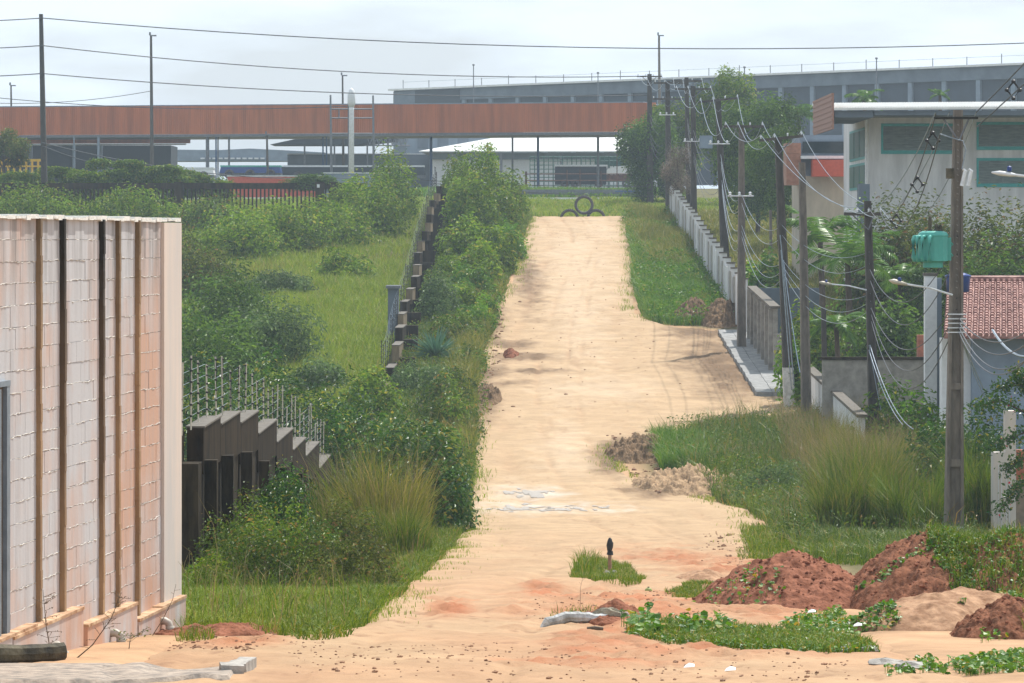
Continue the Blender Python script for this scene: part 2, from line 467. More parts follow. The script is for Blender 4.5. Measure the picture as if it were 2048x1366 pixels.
def tree(name, label, x, y, ctr_z, r, n, leaf, m, seed, cat='tree', group=None, lobes=26, z=None, aspect=0.4, droop=0.0, lobe_r=0.34, tr=0.16):
    z0 = T(x, y) if z is None else z
    root = empty(name, (x, y, z0), label, cat, group)
    P, nn, C = crown_points(r, n, lobes, seed, dome=False, lobe_r=lobe_r)
    c0 = np.array([0, 0, ctr_z - z0])
    V = leaf_arrays(P + c0, nn, leaf, aspect, droop=droop)
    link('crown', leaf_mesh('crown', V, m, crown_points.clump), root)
    g = random.Random(seed)
    b = MB()
    h = ctr_z - z0
    top = Vector((g.uniform(-.1, .1) * r[0], 0, h * 0.9))
    mid = Vector((g.uniform(-.15, .15), 0, h * 0.45))
    b.tube([(0, 0, -0.3), mid, top], [tr, tr * 0.75, tr * 0.4], 8)
    for c in C[:10]:
        c = Vector(c) + Vector(c0)
        q = mid.lerp(top, g.uniform(0.3, 1))
        b.tube([q, q.lerp(c, 0.5) + Vector((0, 0, 0.15)), c], [tr * 0.35, tr * 0.22, tr * 0.08], 5)
    b.build('trunk', M['bark'], root)
    return root
def blades(X, Y, h, wd, lean=0.35, Z=None, hvar=0.5, spread=None):
    n = len(X)
    Z = Tn(X, Y) if Z is None else Z
    th = rng.uniform(0, 2 * math.pi, n)
    H = h * (1 - hvar + 2 * hvar * rng.random(n)) if not hasattr(h, '__len__') else h * (1 - hvar + 2 * hvar * rng.random(n))
    le = lean * rng.uniform(0.2, 1.6, n) * H
    dx, dy = np.cos(th), np.sin(th)
    if spread is not None: dx, dy = spread
    ph = rng.uniform(0, 2 * math.pi, n)
    wx, wy = np.cos(ph) * wd / 2, np.sin(ph) * wd / 2
    V = np.empty((n, 5, 3))
    V[:, 0] = np.stack([X - wx, Y - wy, Z - 0.03], 1)
    V[:, 1] = np.stack([X + wx, Y + wy, Z - 0.03], 1)
    mxx, myy = X + dx * le * 0.35, Y + dy * le * 0.35
    V[:, 2] = np.stack([mxx + wx * .8, myy + wy * .8, Z + H * 0.6], 1)
    V[:, 3] = np.stack([mxx - wx * .8, myy - wy * .8, Z + H * 0.6], 1)
    V[:, 4] = np.stack([X + dx * le, Y + dy * le, Z + H * (1 - 0.25 * np.minimum(1, le / H))], 1)
    i = np.arange(n)[:, None] * 5
    F_ = np.concatenate([i + np.array([[0, 1, 2, 3]]), i + np.array([[3, 2, 4]])], 1)
    return V.reshape(-1, 3), F_.ravel(), np.tile([4, 3], n)
def blade_obj(name, parts, m, parent=None, loc=(0, 0, 0)):
    Vs, Fs, Ss, o = [], [], [], 0
    for V, F_, S in parts:
        Vs.append(V); Fs.append(F_ + o); Ss.append(S); o += len(V)
    V = np.concatenate(Vs) - np.array(loc)
    me = np_mesh(name, V, np.concatenate(Fs), np.concatenate(Ss), m)
    return link(name, me, parent, None if parent is not None else loc)
def clump(name, label, x, y, rad, h, n, m, m2, seed, group=None, wd=0.018, ry=None):
    """a tall grass clump fanning out from its base, with seed stalks"""
    z0 = T(x, y)
    root = empty(name, (x, y, z0), label, 'grass clump', group)
    g = np.random.default_rng(seed)
    ry = ry or rad
    a = g.uniform(0, 2 * math.pi, n); q = np.sqrt(g.uniform(0, 1, n))
    X, Y = x + rad * .95 * q * np.cos(a), y + ry * .95 * q * np.sin(a)
    b2 = a + g.normal(0, 1.1, n)
    tuft = 0.35 + 1.0 * vnoise(X * 2.6, Y * 1.6, seed)
    p = blades(X, Y, h * (1 - 0.35 * q) * tuft, wd, 0.36, hvar=0.42, spread=(np.cos(b2), np.sin(b2)))
    blade_obj('blades', [p], m, root, (x, y, z0))
    k = n // 7
    s = blades(X[:k], Y[:k], h * 1.18 * tuft[:k], wd * 0.5, 0.35, hvar=0.15, spread=(np.cos(b2[:k]), np.sin(b2[:k])))
    blade_obj('seed_stalks', [s], m2, root, (x, y, z0))
    return root

# ------------------------------------------------------------------ ground and the sand road
LEFT = [(435, 1062), (480, 1048), (540, 1036), (580, 1008), (620, 980), (660, 978), (700, 962), (740, 948), (780, 945), (830, 942), (900, 940), (960, 938), (1020, 930), (1060, 925), (1090, 900), (1120, 855), (1160, 795), (1200, 745), (1240, 705), (1262, 690), (1274, 560), (1282, 420), (1288, 330), (1366, 180), (1390, 120)]
RIGHT = [(435, 1258), (480, 1258), (520, 1274), (560, 1267), (625, 1268), (640, 1300), (655, 1345), (665, 1450), (675, 1452), (795, 1522), (800, 1610), (830, 1610), (838, 1430), (870, 1345), (895, 1228), (920, 1228), (950, 1250), (975, 1330), (1000, 1440), (1020, 1500), (1040, 1522), (1060, 1512), (1080, 1500), (1100, 1530), (1150, 1570), (1200, 1620), (1240, 1680), (1270, 1740), (1300, 1800), (1340, 1900), (1390, 2000)]
def edge(tab):
    a = sorted((y2d(py), (px - CX) * y2d(py) / F) for py, px in tab)
    return np.array([p[0] for p in a]), np.array([p[1] for p in a])
EL, ER = edge(LEFT), edge(RIGHT)
def road_l(d): return np.interp(d, *EL) + 0.5 * fbm(np.asarray(d) * 0.5, np.asarray(d) * 0 + 3.3, 11, 4)
def road_r(d): return np.interp(d, *ER) + 0.5 * fbm(np.asarray(d) * 0.5, np.asarray(d) * 0 + 7.7, 12, 4)
def blob(x, y, lst, s):
    m = np.zeros_like(x)
    nn = fbm(x * 1.6, y * 0.8, s, 5) * 1.5
    for px, py, rx, ry in lst:
        d = y2d(py); cx = (px - CX) * d / F; r1 = rx * d / F; r2 = abs(y2d(py - ry) - y2d(py + ry)) / 2
        q = np.sqrt(((x - cx) / r1) ** 2 + ((y - d) / r2) ** 2)
        m = np.maximum(m, np.clip(1.25 - q + nn, 0, 1))
    return m
RED = [(1250, 1215, 240, 42), (900, 1215, 60, 22), (1480, 1135, 160, 30), (450, 1285, 170, 14), (1340, 1115, 120, 22), (1190, 1275, 110, 22), (1090, 1190, 50, 25), (1500, 1200, 120, 40), (1350, 1310, 260, 14), (1180, 1325, 200, 14)]
DARK = [(1435, 735, 85, 70), (1400, 665, 80, 16), (1220, 925, 40, 40), (1290, 985, 60, 14), (1040, 715, 90, 8), (1010, 770, 60, 8), (1080, 745, 60, 6), (1490, 770, 40, 30), (1470, 842, 110, 14), (985, 750, 40, 22), (965, 820, 40, 40), (985, 640, 30, 40), (1250, 895, 60, 22), (1020, 690, 55, 10), (1400, 655, 60, 12), (1060, 560, 30, 60)]
PALE = [(1150, 520, 90, 110), (1150, 600, 60, 120), (1190, 780, 120, 30), (1050, 1000, 90, 30), (1200, 460, 50, 30), (1130, 900, 60, 60)]
rows = [30.0]
while rows[-1] < 268.5: rows.append(rows[-1] + max(0.035, rows[-1] * 0.00125))
rows = np.array(rows); nc = 240
u = np.linspace(0, 1, nc)
xl, xr = road_l(rows), road_r(rows)
RX = xl[:, None] + (xr - xl)[:, None] * u[None, :]
RY = np.repeat(rows[:, None], nc, 1)
red, dark, pale = blob(RX, RY, RED, 21), blob(RX, RY, DARK, 22), blob(RX, RY, PALE, 23)
e = np.minimum(RX - xl[:, None], xr[:, None] - RX)
mid = 3.0 + 1.3 * np.sin(rows / 31.0) + 0.5 * fbm(rows * 0.05, rows * 0, 5)
mid = np.where(rows < 75, np.interp(rows, [30, 45, 60, 75], [-1.0, -0.4, 1.0, 2.0]), mid)
rut = np.zeros_like(RX)
for k, (off, wd) in enumerate(((-0.85, 0.14), (0.75, 0.12), (-2.1, 0.3), (0.25, 0.10), (2.2, 0.24))):
    c = mid + off + 0.35 * fbm(rows * 0.09, rows * 0 + k * 9, 31 + k, 3)
    rut = np.maximum(rut, np.exp(-((RX - c[:, None]) / wd) ** 2) * np.clip(0.25 + 2.2 * fbm(RY * 0.16, RX * 0.1, 41 + k), 0, 1))
dist = np.maximum(red, dark)
wetm = np.clip(blob(RX, RY, [(1100, 1019, 170, 13), (1060, 988, 85, 13)], 24) * (.6 + 1.8 * fbm(RX * 3.5, RY * 1.2, 64, 4)), 0, 1) * .9
fleck = np.clip((fbm(RX * 6.5, RY * 2.6, 57, 4) - .13) * 6, 0, 1) * np.clip(.25 + 2.2 * fbm(RX * .5, RY * .16, 58, 3) + .6 * sstep(60, 42, RY), 0, 1) * .75
fleck = np.maximum(fleck, np.clip((fbm(RX * 2.2, RY * .22, 59, 4) - .16) * 6, 0, 1) * np.clip(.2 + 2.0 * fbm(RX * .4, RY * .1, 60, 2), 0, 1) * .6)
detail = 0.12 * fbm(RX * 0.7, RY * 0.35, 51, 4) + 0.06 * fbm(RX * 2.6, RY * 1.2, 52, 4) - 0.07 * rut
detail = detail - .02 * fleck + .05 * np.abs(fbm(RX * 1.3, RY * .5, 62, 4)) * np.clip(fbm(RX * .3, RY * .08, 63, 2) * 3, 0, 1) + dist * (0.26 * fbm(RX * 3.2, RY * 2.2, 53, 4) + 0.06 * np.abs(fbm(RX * 7, RY * 5, 54, 3))) 
RZ = Tn(RX, RY) + detail * sstep(0.0, 0.5, e) + 0.05 * sstep(0.0, 0.35, e) - 0.02
nr = len(rows)
ii = (np.arange(nr - 1)[:, None] * nc + np.arange(nc - 1)[None, :]).ravel()
fq = np.stack([ii, ii + 1, ii + nc + 1, ii + nc], 1)
sandm = attr_mat('sand', [(0.415, 0.29, 0.175), (0.37, 0.15, 0.075), (0.17, 0.11, 0.065), (0.51, 0.385, 0.265), (0.36, 0.225, 0.13), (0.24, 0.135, 0.08), (0.50, 0.44, 0.37)], ['red', 'dark', 'pale', 'rut', 'fleck', 'wet'], 0.9, bump=0.9, var=0.2)
me = np_mesh('dirt_road', np.stack([RX, RY, RZ], -1).reshape(-1, 3), fq.ravel(), np.full(len(fq), 4), sandm, True)
for nm, arr in (('red', np.clip(red * (.6 + 1.4 * fbm(RX * 2.2, RY * 1.1, 55, 4)) + sstep(110, 45, RY) * (.22 + .5 * fbm(RX * .6, RY * .25, 56, 4)), 0, 1)), ('dark', dark * .95), ('pale', pale * 0.6), ('rut', rut * .55), ('fleck', fleck), ('wet', wetm)):
    a_ = me.attributes.new(nm, 'FLOAT', 'POINT'); a_.data.foreach_set('value', arr.ravel().astype(np.float32))
tag(link('dirt_road', me), 'sandy unpaved road dipping and climbing the far slope', 'road', kind='structure')
_rzi = RZ
def surf_np(X, Y):
    """height of whatever is walked on at x, y: road sheet or ground"""
    X = np.asarray(X, float); Y = np.asarray(Y, float)
    i = np.clip(np.searchsorted(rows, Y), 1, nr - 1)
    i = np.where(np.abs(rows[i - 1] - Y) < np.abs(rows[i] - Y), i - 1, i)
    q = (X - xl[i]) / (xr[i] - xl[i]); on = (q > 0) & (q < 1) & (Y > 30) & (Y < 268)
    f = np.clip(q, 0, 1) * (nc - 1); j = np.minimum(f.astype(int), nc - 2); f = f - j
    z = RZ[i, j] * (1 - f) + RZ[i, j + 1] * f
    t = Tn(X, Y)
    return np.where(on, np.maximum(z, t - .1), t)
def surf(x, y): return float(surf_np([x], [y])[0])

gr = np.unique(np.concatenate([np.arange(-20, 28, 4), np.arange(28, 120, 0.5), np.arange(120, 345, 0.8), np.arange(345, 600, 8), np.array([700, 900, 1200, 1600, 2400])]))
gxs = np.unique(np.concatenate([np.array([-900, -500, -250, -120, -80, -60]), np.arange(-50, -14, 2.0), np.arange(-14, 20, 0.5), np.arange(20, 52, 2.0), np.array([60, 80, 120, 250, 500, 900])]))
GX, GY = np.meshgrid(gxs, gr)
GZ = Tn(GX, GY)
inside = np.zeros_like(GX)
k = (GY > 30) & (GY < 267)
li, ri = np.interp(GY, *EL), np.interp(GY, *ER)
inside = k * sstep(0.0, 0.9, np.minimum(GX - li, ri - GX))
GZ = GZ - 0.25 * inside
ng = len(gxs)
ii = (np.arange(len(gr) - 1)[:, None] * ng + np.arange(ng - 1)[None, :]).ravel()
fq = np.stack([ii, ii + 1, ii + ng + 1, ii + ng], 1)
soil = attr_mat('soil', [(0.115, 0.105, 0.045), (0.42, 0.26, 0.15)], ['bare'], 0.7, bump=0.8, var=0.4)
me = np_mesh('ground', np.stack([GX, GY, GZ], -1).reshape(-1, 3), fq.ravel(), np.full(len(fq), 4), soil, True)
bare = sstep(-1.5, 0.0, np.minimum(GX - li, ri - GX)) * k + (GY < 46) * 0.8 + (GY < 50) * (GX > 1.5) * 0.8
a_ = me.attributes.new('bare', 'FLOAT', 'POINT'); a_.data.foreach_set('value', np.clip(bare, 0, 1).ravel().astype(np.float32))
tag(link('ground', me), 'grassy earth on both sides of the sand road', 'ground', kind='structure')

# puddles of grey wet sand in the dip
wet = bpy.data.materials.new('wet_sand'); wet.use_nodes = True
b_ = wet.node_tree.nodes['Principled BSDF']
b_.inputs['Base Color'].default_value = (0.36, 0.30, 0.235, 1); b_.inputs['Roughness'].default_value = 0.3; b_.inputs['Specular IOR Level'].default_value = 0.5
n_ = N(wet.node_tree, 'ShaderNodeTexNoise', Scale=9.0, Detail=6.0); u_ = N(wet.node_tree, 'ShaderNodeBump', Strength=0.35, Distance=0.02)
c_ = N(wet.node_tree, 'ShaderNodeTexCoord')
wet.node_tree.links.new(c_.outputs['Object'], n_.inputs['Vector']); wet.node_tree.links.new(n_.outputs['Fac'], u_.inputs['Height']); wet.node_tree.links.new(u_.outputs['Normal'], b_.inputs['Normal'])
def puddle(label, px0, px1, py0, py1, seed):
    d0, d1 = y2d(py1), y2d(py0)
    xs = np.linspace(gx(px0, d0), gx(px1, d0), 150); ys = np.linspace(d0, d1, 80)
    PX, PY = np.meshgrid(xs, ys)
    cx, cy = (xs[0] + xs[-1]) / 2, (d0 + d1) / 2
    q = ((PX - cx) / (xs[-1] - cx)) ** 2 + ((PY - cy) / (d1 - cy)) ** 2
    m = (0.40 - q + 2.0 * fbm(PX * 1.1, PY * 0.5, seed, 3) + 2.6 * fbm(PX * 5, PY * 1.3, seed + 5, 4))
    Z = surf_np(PX.ravel(), PY.ravel()).reshape(PX.shape)
    Zs = Z + 0.012
    n2 = 150
    ii = (np.arange(79)[:, None] * n2 + np.arange(149)[None, :]).ravel()
    fq = np.stack([ii, ii + 1, ii + n2 + 1, ii + n2], 1)
    fm = m.ravel()[fq].mean(1) > 0.12
    fq = fq[fm]
    used, inv = np.unique(fq, return_inverse=True)
    V = np.stack([PX, PY, Zs], -1).reshape(-1, 3)[used]
    tag(link('puddle', np_mesh('puddle', V, inv.ravel(), np.full(len(fq), 4), wet, True)), label, 'puddle', kind='structure')
puddle('shallow grey puddle across the dip of the sand road', 945, 1240, 1011, 1029, 61)
puddle('pale wet patch of sand just above the grey puddle', 1000, 1120, 979, 996, 62)

# ------------------------------------------------------------------ white block wall of the building on the left
def wx(d): return -4.6 + (d - 36) * 0.107
Wd = Vector((0.107, 1, 0)).normalized(); Wn = Vector((Wd.y, -Wd.x, 0))      # along the wall, out of the wall
W0, W1 = 30.0, 44.4
o_w = Vector((wx(W0), W0, 0))
WL = (W1 - W0) * math.sqrt(1 + 0.107 ** 2)
def wp(s, n, z): return o_w + Wd * s + Wn * n + Vector((0, 0, z))
def ws(d): return (d - W0) * math.sqrt(1 + 0.107 ** 2)
def wbox(mb, s0, s1, n0, n1, z0, z1):
    mb.hexa([wp(s0, n0, z0), wp(s0, n1, z0), wp(s1, n1, z0), wp(s1, n0, z0)][::1], [wp(s0, n0, z1), wp(s0, n1, z1), wp(s1, n1, z1), wp(s1, n0, z1)])
wall_root = empty('block_wall_building', (wx(40), 40, T(wx(40), 40)), 'white painted concrete block building with brown stained pilasters and stepped base', 'building')
WO = wall_root.location
def blockmat():
    m = bpy.data.materials.new('white_painted_block'); m.use_nodes = True
    t = m.node_tree; b = t.nodes['Principled BSDF']; b.inputs['Roughness'].default_value = 0.75; b.inputs['Specular IOR Level'].default_value = 0.25
    co = N(t, 'ShaderNodeTexCoord')
    def noise(scale, sx, lo, hi, det=6.0):
        ma = N(t, 'ShaderNodeMapping', Scale=sx); no = N(t, 'ShaderNodeTexNoise', Scale=scale, Detail=det, Roughness=0.6)
        mr = N(t, 'ShaderNodeMapRange'); mr.inputs['From Min'].default_value = lo; mr.inputs['From Max'].default_value = hi
        t.links.new(co.outputs['Object'], ma.inputs['Vector']); t.links.new(ma.outputs['Vector'], no.inputs['Vector']); t.links.new(no.outputs['Fac'], mr.inputs['Value'])
        return mr.outputs['Result']
    def mix(a, c, f, mul=None):
        mi = N(t, 'ShaderNodeMixRGB')
        if isinstance(a, tuple): mi.inputs['Color1'].default_value = a + (1,)
        else: t.links.new(a, mi.inputs['Color1'])
        mi.inputs['Color2'].default_value = c + (1,)
        if mul:
            mm = N(t, 'ShaderNodeMath'); mm.operation = 'MULTIPLY'; mm.inputs[1].default_value = mul
            t.links.new(f, mm.inputs[0]); f = mm.outputs[0]
        t.links.new(f, mi.inputs['Fac']); return mi.outputs['Color']
    c = mix((0.50, 0.50, 0.51), (0.55, 0.32, 0.21), noise(0.5, (1, 1, 0.6), 0.44, 0.62), 0.85)     # sun-bleached ochre wash
    c = mix(c, (0.36, 0.34, 0.34), noise(7.0, (1, 1, 0.08), 0.48, 0.72), 0.6)                      # grey run marks
    c = mix(c, (0.30, 0.14, 0.05), noise(3.2, (1, 1, 0.05), 0.60, 0.78), 0.55)                     # rusty run marks
    sx = N(t, 'ShaderNodeSeparateXYZ'); t.links.new(co.outputs['Object'], sx.inputs['Vector'])
    top = N(t, 'ShaderNodeMapRange'); top.inputs['From Min'].default_value = 3.2; top.inputs['From Max'].default_value = 4.3
    t.links.new(sx.outputs['Z'], top.inputs['Value'])
    mm = N(t, 'ShaderNodeMath'); mm.operation = 'MULTIPLY'
    t.links.new(top.outputs['Result'], mm.inputs[0]); t.links.new(noise(5.0, (1, 1, 0.12), 0.42, 0.62), mm.inputs[1])
    c = mix(c, (0.20, 0.19, 0.18), mm.outputs[0], 0.8)                                             # mould below the coping
    bo = N(t, 'ShaderNodeMapRange'); bo.inputs['From Min'].default_value = 0.75; bo.inputs['From Max'].default_value = -0.1
    t.links.new(sx.outputs['Z'], bo.inputs['Value'])
    mm = N(t, 'ShaderNodeMath'); mm.operation = 'MULTIPLY'
    t.links.new(bo.outputs['Result'], mm.inputs[0]); t.links.new(noise(2.0, (1, 1, 0.5), 0.35, 0.65), mm.inputs[1])
    c = mix(c, (0.52, 0.23, 0.10), mm.outputs[0], 0.6)                                             # sand splash on the base
    t.links.new(c, b.inputs['Base Color'])
    no = N(t, 'ShaderNodeTexNoise', Scale=22.0, Detail=6.0); t.links.new(co.outputs['Object'], no.inputs['Vector'])
    bu = N(t, 'ShaderNodeBump', Strength=0.2, Distance=0.01); t.links.new(no.outputs['Fac'], bu.inputs['Height']); t.links.new(bu.outputs['Normal'], b.inputs['Normal'])
    return m
bm_ = blockmat()
mort = pm('mortar_bead', (0.50, 0.47, 0.42), var=0.2, scale=8, c2=(0.60, 0.57, 0.52), bump=0.3)
ZT = 0.155
mb = MB(WO)
g = random.Random(3)
wbox(mb, 0, WL, -6.0, -0.007, -5.2, ZT - 0.02)
c = 0
zc = ZT
s_end = ws(43.4)
while zc > -4.3:
    h = 0.2
    s = (0.2 if c % 2 else 0.0)
    if s > 0: wbox(mb, 0, s - 0.005, -0.06, g.uniform(-0.003, 0.003), zc - h + 0.003, zc - 0.003)
    while s < s_end - 0.05:
        e_ = min(s + 0.4, s_end)
        wbox(mb, s + 0.002, e_ - 0.002, -0.06, g.uniform(-0.003, 0.003), zc - h + 0.003, zc - 0.003)
        s += 0.4
    zc -= h; c += 1
wb = mb.build('wall', bm_, wall_root)
mb = MB(WO)                                    # ragged beads of mortar squeezed out along every course
zc = ZT - 0.2
while zc > -4.3:
    path, rad = [], []
    s = 0.02
    ph = g.uniform(0, 9)
    while s < s_end - 0.02:
        path.append(wp(s, -0.002 + g.uniform(-0.002, 0.002), zc + 0.007 * math.sin(s * 2.3 + ph) + g.uniform(-0.008, 0.008)))
        rad.append(max(0.003, g.gauss(0.0042, 0.002)))
        s += 0.06
    mb.tube(path, rad, 5)
    zc -= 0.2
mb.build('mortar_beads', mort, wb)
def stainmat(nm, dark_, z0, z1, base=(0.30, 0.19, 0.10)):
    m = pm(nm, base, var=0.3, scale=3, stretch=(1, 1, 0.25), bump=0.3).copy()
    t = m.node_tree; b = t.nodes['Principled BSDF']; src = b.inputs['Base Color'].links[0].from_socket
    co = N(t, 'ShaderNodeTexCoord'); sx = N(t, 'ShaderNodeSeparateXYZ'); no = N(t, 'ShaderNodeTexNoise', Scale=2.0, Detail=5.0)
    t.links.new(co.outputs['Object'], sx.inputs['Vector']); t.links.new(co.outputs['Object'], no.inputs['Vector'])
    ad = N(t, 'ShaderNodeMath'); ad.operation = 'ADD'; t.links.new(sx.outputs['Z'], ad.inputs[0]); t.links.new(no.outputs['Fac'], ad.inputs[1])
    mr = N(t, 'ShaderNodeMapRange'); mr.inputs['From Min'].default_value = z0; mr.inputs['From Max'].default_value = z1
    t.links.new(ad.outputs[0], mr.inputs['Value'])
    mi = N(t, 'ShaderNodeMixRGB'); mi.inputs['Color2'].default_value = (dark_ * 1.2, dark_, dark_ * 0.6, 1)
    t.links.new(mr.outputs['Result'], mi.inputs['Fac']); t.links.new(src, mi.inputs['Color1']); t.links.new(mi.outputs['Color'], b.inputs['Base Color'])
    return m
stL, stD = stainmat('stained_pilaster', 0.07, 3.4, 5.6), stainmat('mouldy_pilaster', 0.012, 1.0, 4.4)
for px, wd_, ht, dk in ((70, 0.08, 0.044, 0), (118, 0.085, 0.05, 1), (197, 0.085, 0.047, 1), (230, 0.08, 0.042, 0), (293, 0.08, 0.046, 0)):
    d = 36.0
    for _ in range(30):
        d += 0.2
        if CX + F * wx(d) / d >= px: break
    s = ws(d)
    mb = MB(WO)
    n = 26
    for i in range(n):
        z0 = -4.35 + (ZT + 4.35) * i / n; z1 = -4.35 + (ZT + 4.35) * (i + 1) / n
        j = g.uniform(-0.006, 0.006)
        wbox(mb, s + j, s + wd_ + j, 0.0, ht + g.uniform(-0.004, 0.004), z0, z1)
    mb.build('pilaster', stD if dk else stL, wall_root)
mb = MB(WO); wbox(mb, s_end + 0.005, WL, -0.06, 0.035, -4.9, ZT - 0.02); wbox(mb, WL - 0.12, WL + 0.002, -3.0, -0.065, -4.9, ZT - 0.02)
endm = pm('whitewashed_pillar', (0.60, 0.57, 0.54), var=0.14, scale=2.5, stretch=(1, 1, 0.15), bump=0.1, c2=(0.66, 0.56, 0.48))
mb.build('end_pillar', endm, wall_root)
mb = MB(WO); s = 0.0                            # ragged whitewashed coping
while s < WL - 0.02:
    l = min(g.uniform(0.12, 0.4), WL - s)
    wbox(mb, s, s + l - 0.004, -0.35, 0.02 + g.uniform(0, 0.025), ZT + 0.001 - g.uniform(0, 0.02), ZT + g.uniform(0.012, 0.04))
    s += l
mb.build('coping', pm('limewash', (0.76, 0.75, 0.70), var=0.1, scale=9, bump=0.4), wall_root)
ledge = pm('ochre_ledge', (0.46, 0.23, 0.11), var=0.3, scale=6, bump=0.4, c2=(0.6, 0.42, 0.26))
steps = [(0, ws(38.2), -3.66), (ws(38.2), ws(39.75), -3.70), (ws(39.75), ws(41.7), -3.86), (ws(41.7), ws(43.35), -4.02), (ws(43.35), WL + 0.08, -3.98)]
steps = [(ws(36.0) - 8, ws(37.0), -3.62)]
for (pa, ya, pb, yb) in ((25, 1302, 165, 1198), (175, 1275, 275, 1190), (275, 1252, 330, 1210), (322, 1222, 372, 1192)):
    def dof(px):
        lo, hi = 30.0, 46.0
        for _ in range(40):
            m_ = (lo + hi) / 2
            if CX + F * (wx(m_) + 0.1) / m_ < px: lo = m_
            else: hi = m_
        return lo
    da, db = dof(pa), dof(pb)
    steps.append((ws(da), ws(db), (gz(ya, da) + gz(yb, db)) / 2))
for i, (s0, s1, zt) in enumerate(steps):
    out = 0.10 + 0.012 * (i % 2)
    mb = MB(WO); wbox(mb, s0 + 0.01 * i, s1, -0.02, out, -5.4, zt)
    pl = mb.build('plinth', bm_, wall_root)
    mb = MB(WO); wbox(mb, s0 + 0.01 * i, s1 + 0.004, 0.0, out + 0.012, zt + 0.001, zt + 0.03)
    mb.build('ledge', ledge, pl)
for px, py in ((335, 1246), (236, 1270), (120, 1296)):
    d = dof(px - 14); s = ws(d); z = gz(py, d) + 0.02
    mb = MB(WO)
    mb.tube([wp(s, 0.08, z), wp(s, 0.15, z + 0.005), wp(s, 0.19, z - 0.02), wp(s, 0.205, z - 0.07), wp(s, 0.205, z - 0.26)], 0.042, 12)
    mb.tube([wp(s, 0.205, z - 0.05), wp(s, 0.205, z - 0.11)], 0.048, 12)
    mb.build('drain_pipe', M['pipe'], wall_root, smooth=True)
# metal door frame at the very left of the wall
mb = MB(WO); d = 36.05; s = ws(d)
zt = gz(772, d)
wbox(mb, s - 0.02, s + 0.10, 0.0, 0.05, -5, zt); wbox(mb, s - 0.30, s - 0.24, 0.0, 0.05, -5, zt - 0.02); wbox(mb, s - 1.6, s + 0.10, 0.0, 0.055, zt, zt + 0.05)
dr = mb.build('door_frame', pm('grey_blue_metal', (0.20, 0.24, 0.28), rough=0.5, metal=0.2, var=0.15, bump=0), wall_root)
mb = MB(WO); wbox(mb, s - 0.235, s - 0.03, 0.0, 0.012, -5, zt - 0.01); mb.build('door_leaf', pm('dark_brown_door', (0.10, 0.075, 0.055), var=0.2), dr)

# paved apron and mossy kerb log at the foot of the wall
ys = np.linspace(31.6, 34.75, 44); us = np.linspace(0, 1, 60)
PX = np.zeros((44, 60)); PY = np.repeat(ys[:, None], 60, 1)
for i, y in enumerate(ys):
    xe = np.interp(y, [31.6, 33.9, 34.75], [gx(470, 31.6), gx(492, 33.9), gx(230, 34.75)])
    PX[i] = -5.8 + (xe + 5.8) * us
PZ = surf_np(PX.ravel(), PY.ravel()).reshape(PX.shape) + .035 + .007 * fbm(PX * 5, PY * 5, 71, 4)
PZ[:, -1] -= .12; PZ[0] -= .12; PZ[-1] -= .12
ii = (np.arange(43)[:, None] * 60 + np.arange(59)[None, :]).ravel()
fq = np.stack([ii, ii + 1, ii + 61, ii + 60], 1)
pvm = pm('worn_paving', (0.25, 0.215, 0.185), var=.35, scale=7, bump=.5, c2=(0.42, 0.34, 0.27))
tag(link('stone_paving', np_mesh('stone_paving', np.stack([PX, PY, PZ], -1).reshape(-1, 3), fq.ravel(), np.full(len(fq), 4), pvm, True)), 'worn grey paving at the foot of the block wall', 'paving', kind='structure')
for i, (px, y, lab) in enumerate(((492, 33.95, 'farthest edge stone of the worn paving, touching the sand'), (484, 33.6, 'second edge stone of the worn paving counted from the far end'), (477, 33.25, 'third edge stone of the worn paving counted from the far end'), (470, 32.9, 'fourth edge stone of the worn paving counted from the far end'), (463, 32.55, 'nearest edge stone of the worn paving at the bottom of the picture'))):
    x = gx(px, y); z = surf(x, y); mb = MB((x, y, z)); mb.box((x, y, z + .015), (.16 + g.uniform(-.03, .03), .26, .13), rz=g.uniform(-.15, .15), ry=g.uniform(-.08, .08))
    tag(mb.build('edge_stone', M['stone']), lab, 'stone', 'edge stones of the worn paving')
mb = MB(at(60, 1340, 34.2))
A, B = at(-160, 1330, 34.4), at(128, 1324, 35.0)
zc = T(-4, 34.6) + 0.10
path = [Vector((A.x + (B.x - A.x) * t, A.y + (B.y - A.y) * t, zc + g.uniform(-.006, .006))) for t in np.linspace(0, 1, 14)]
mb.tube(path, [0.085 + g.uniform(-.008, .008) for _ in path], 9)
tag(mb.build('kerb_stone', M['curb'], smooth=False), 'black mossy kerb stone lying in front of the block wall', 'kerb stone')

# ------------------------------------------------------------------ precast concrete fences on the left
def fence_bay(root, x, d0, d1, ztop, zg, cap_m, post_m, th=0.22, band=0.75, post=True, pw=0.20, pd=0.32):
    mb = MB(root.location); mb.bx(x - th / 2, x + th / 2, d0, d1 - 0.02, ztop - band, ztop - 0.03); b = mb.build('upper_panel', cap_m, root)
    mb = MB(root.location); mb.bx(x - th / 2 - 0.02, x + th / 2 + 0.02, d0 - 0.01, d1 - 0.03, ztop - 0.028, ztop); mb.build('coping', M['caps'], b)
    mb = MB(root.location); mb.bx(x - th / 2 + 0.05, x + th / 2 - 0.04, d0 + 0.02, d1 - 0.03, zg - 0.4, ztop - band - 0.003); mb.build('lower_panel', post_m, root)
    if post:
        mb = MB(root.location); mb.bx(x + th / 2 + 0.004, x + th / 2 + pw, d0 + 0.1, d0 + 0.1 + pd, zg - 0.4, ztop - band * 0.72); mb.build('post', post_m, root)
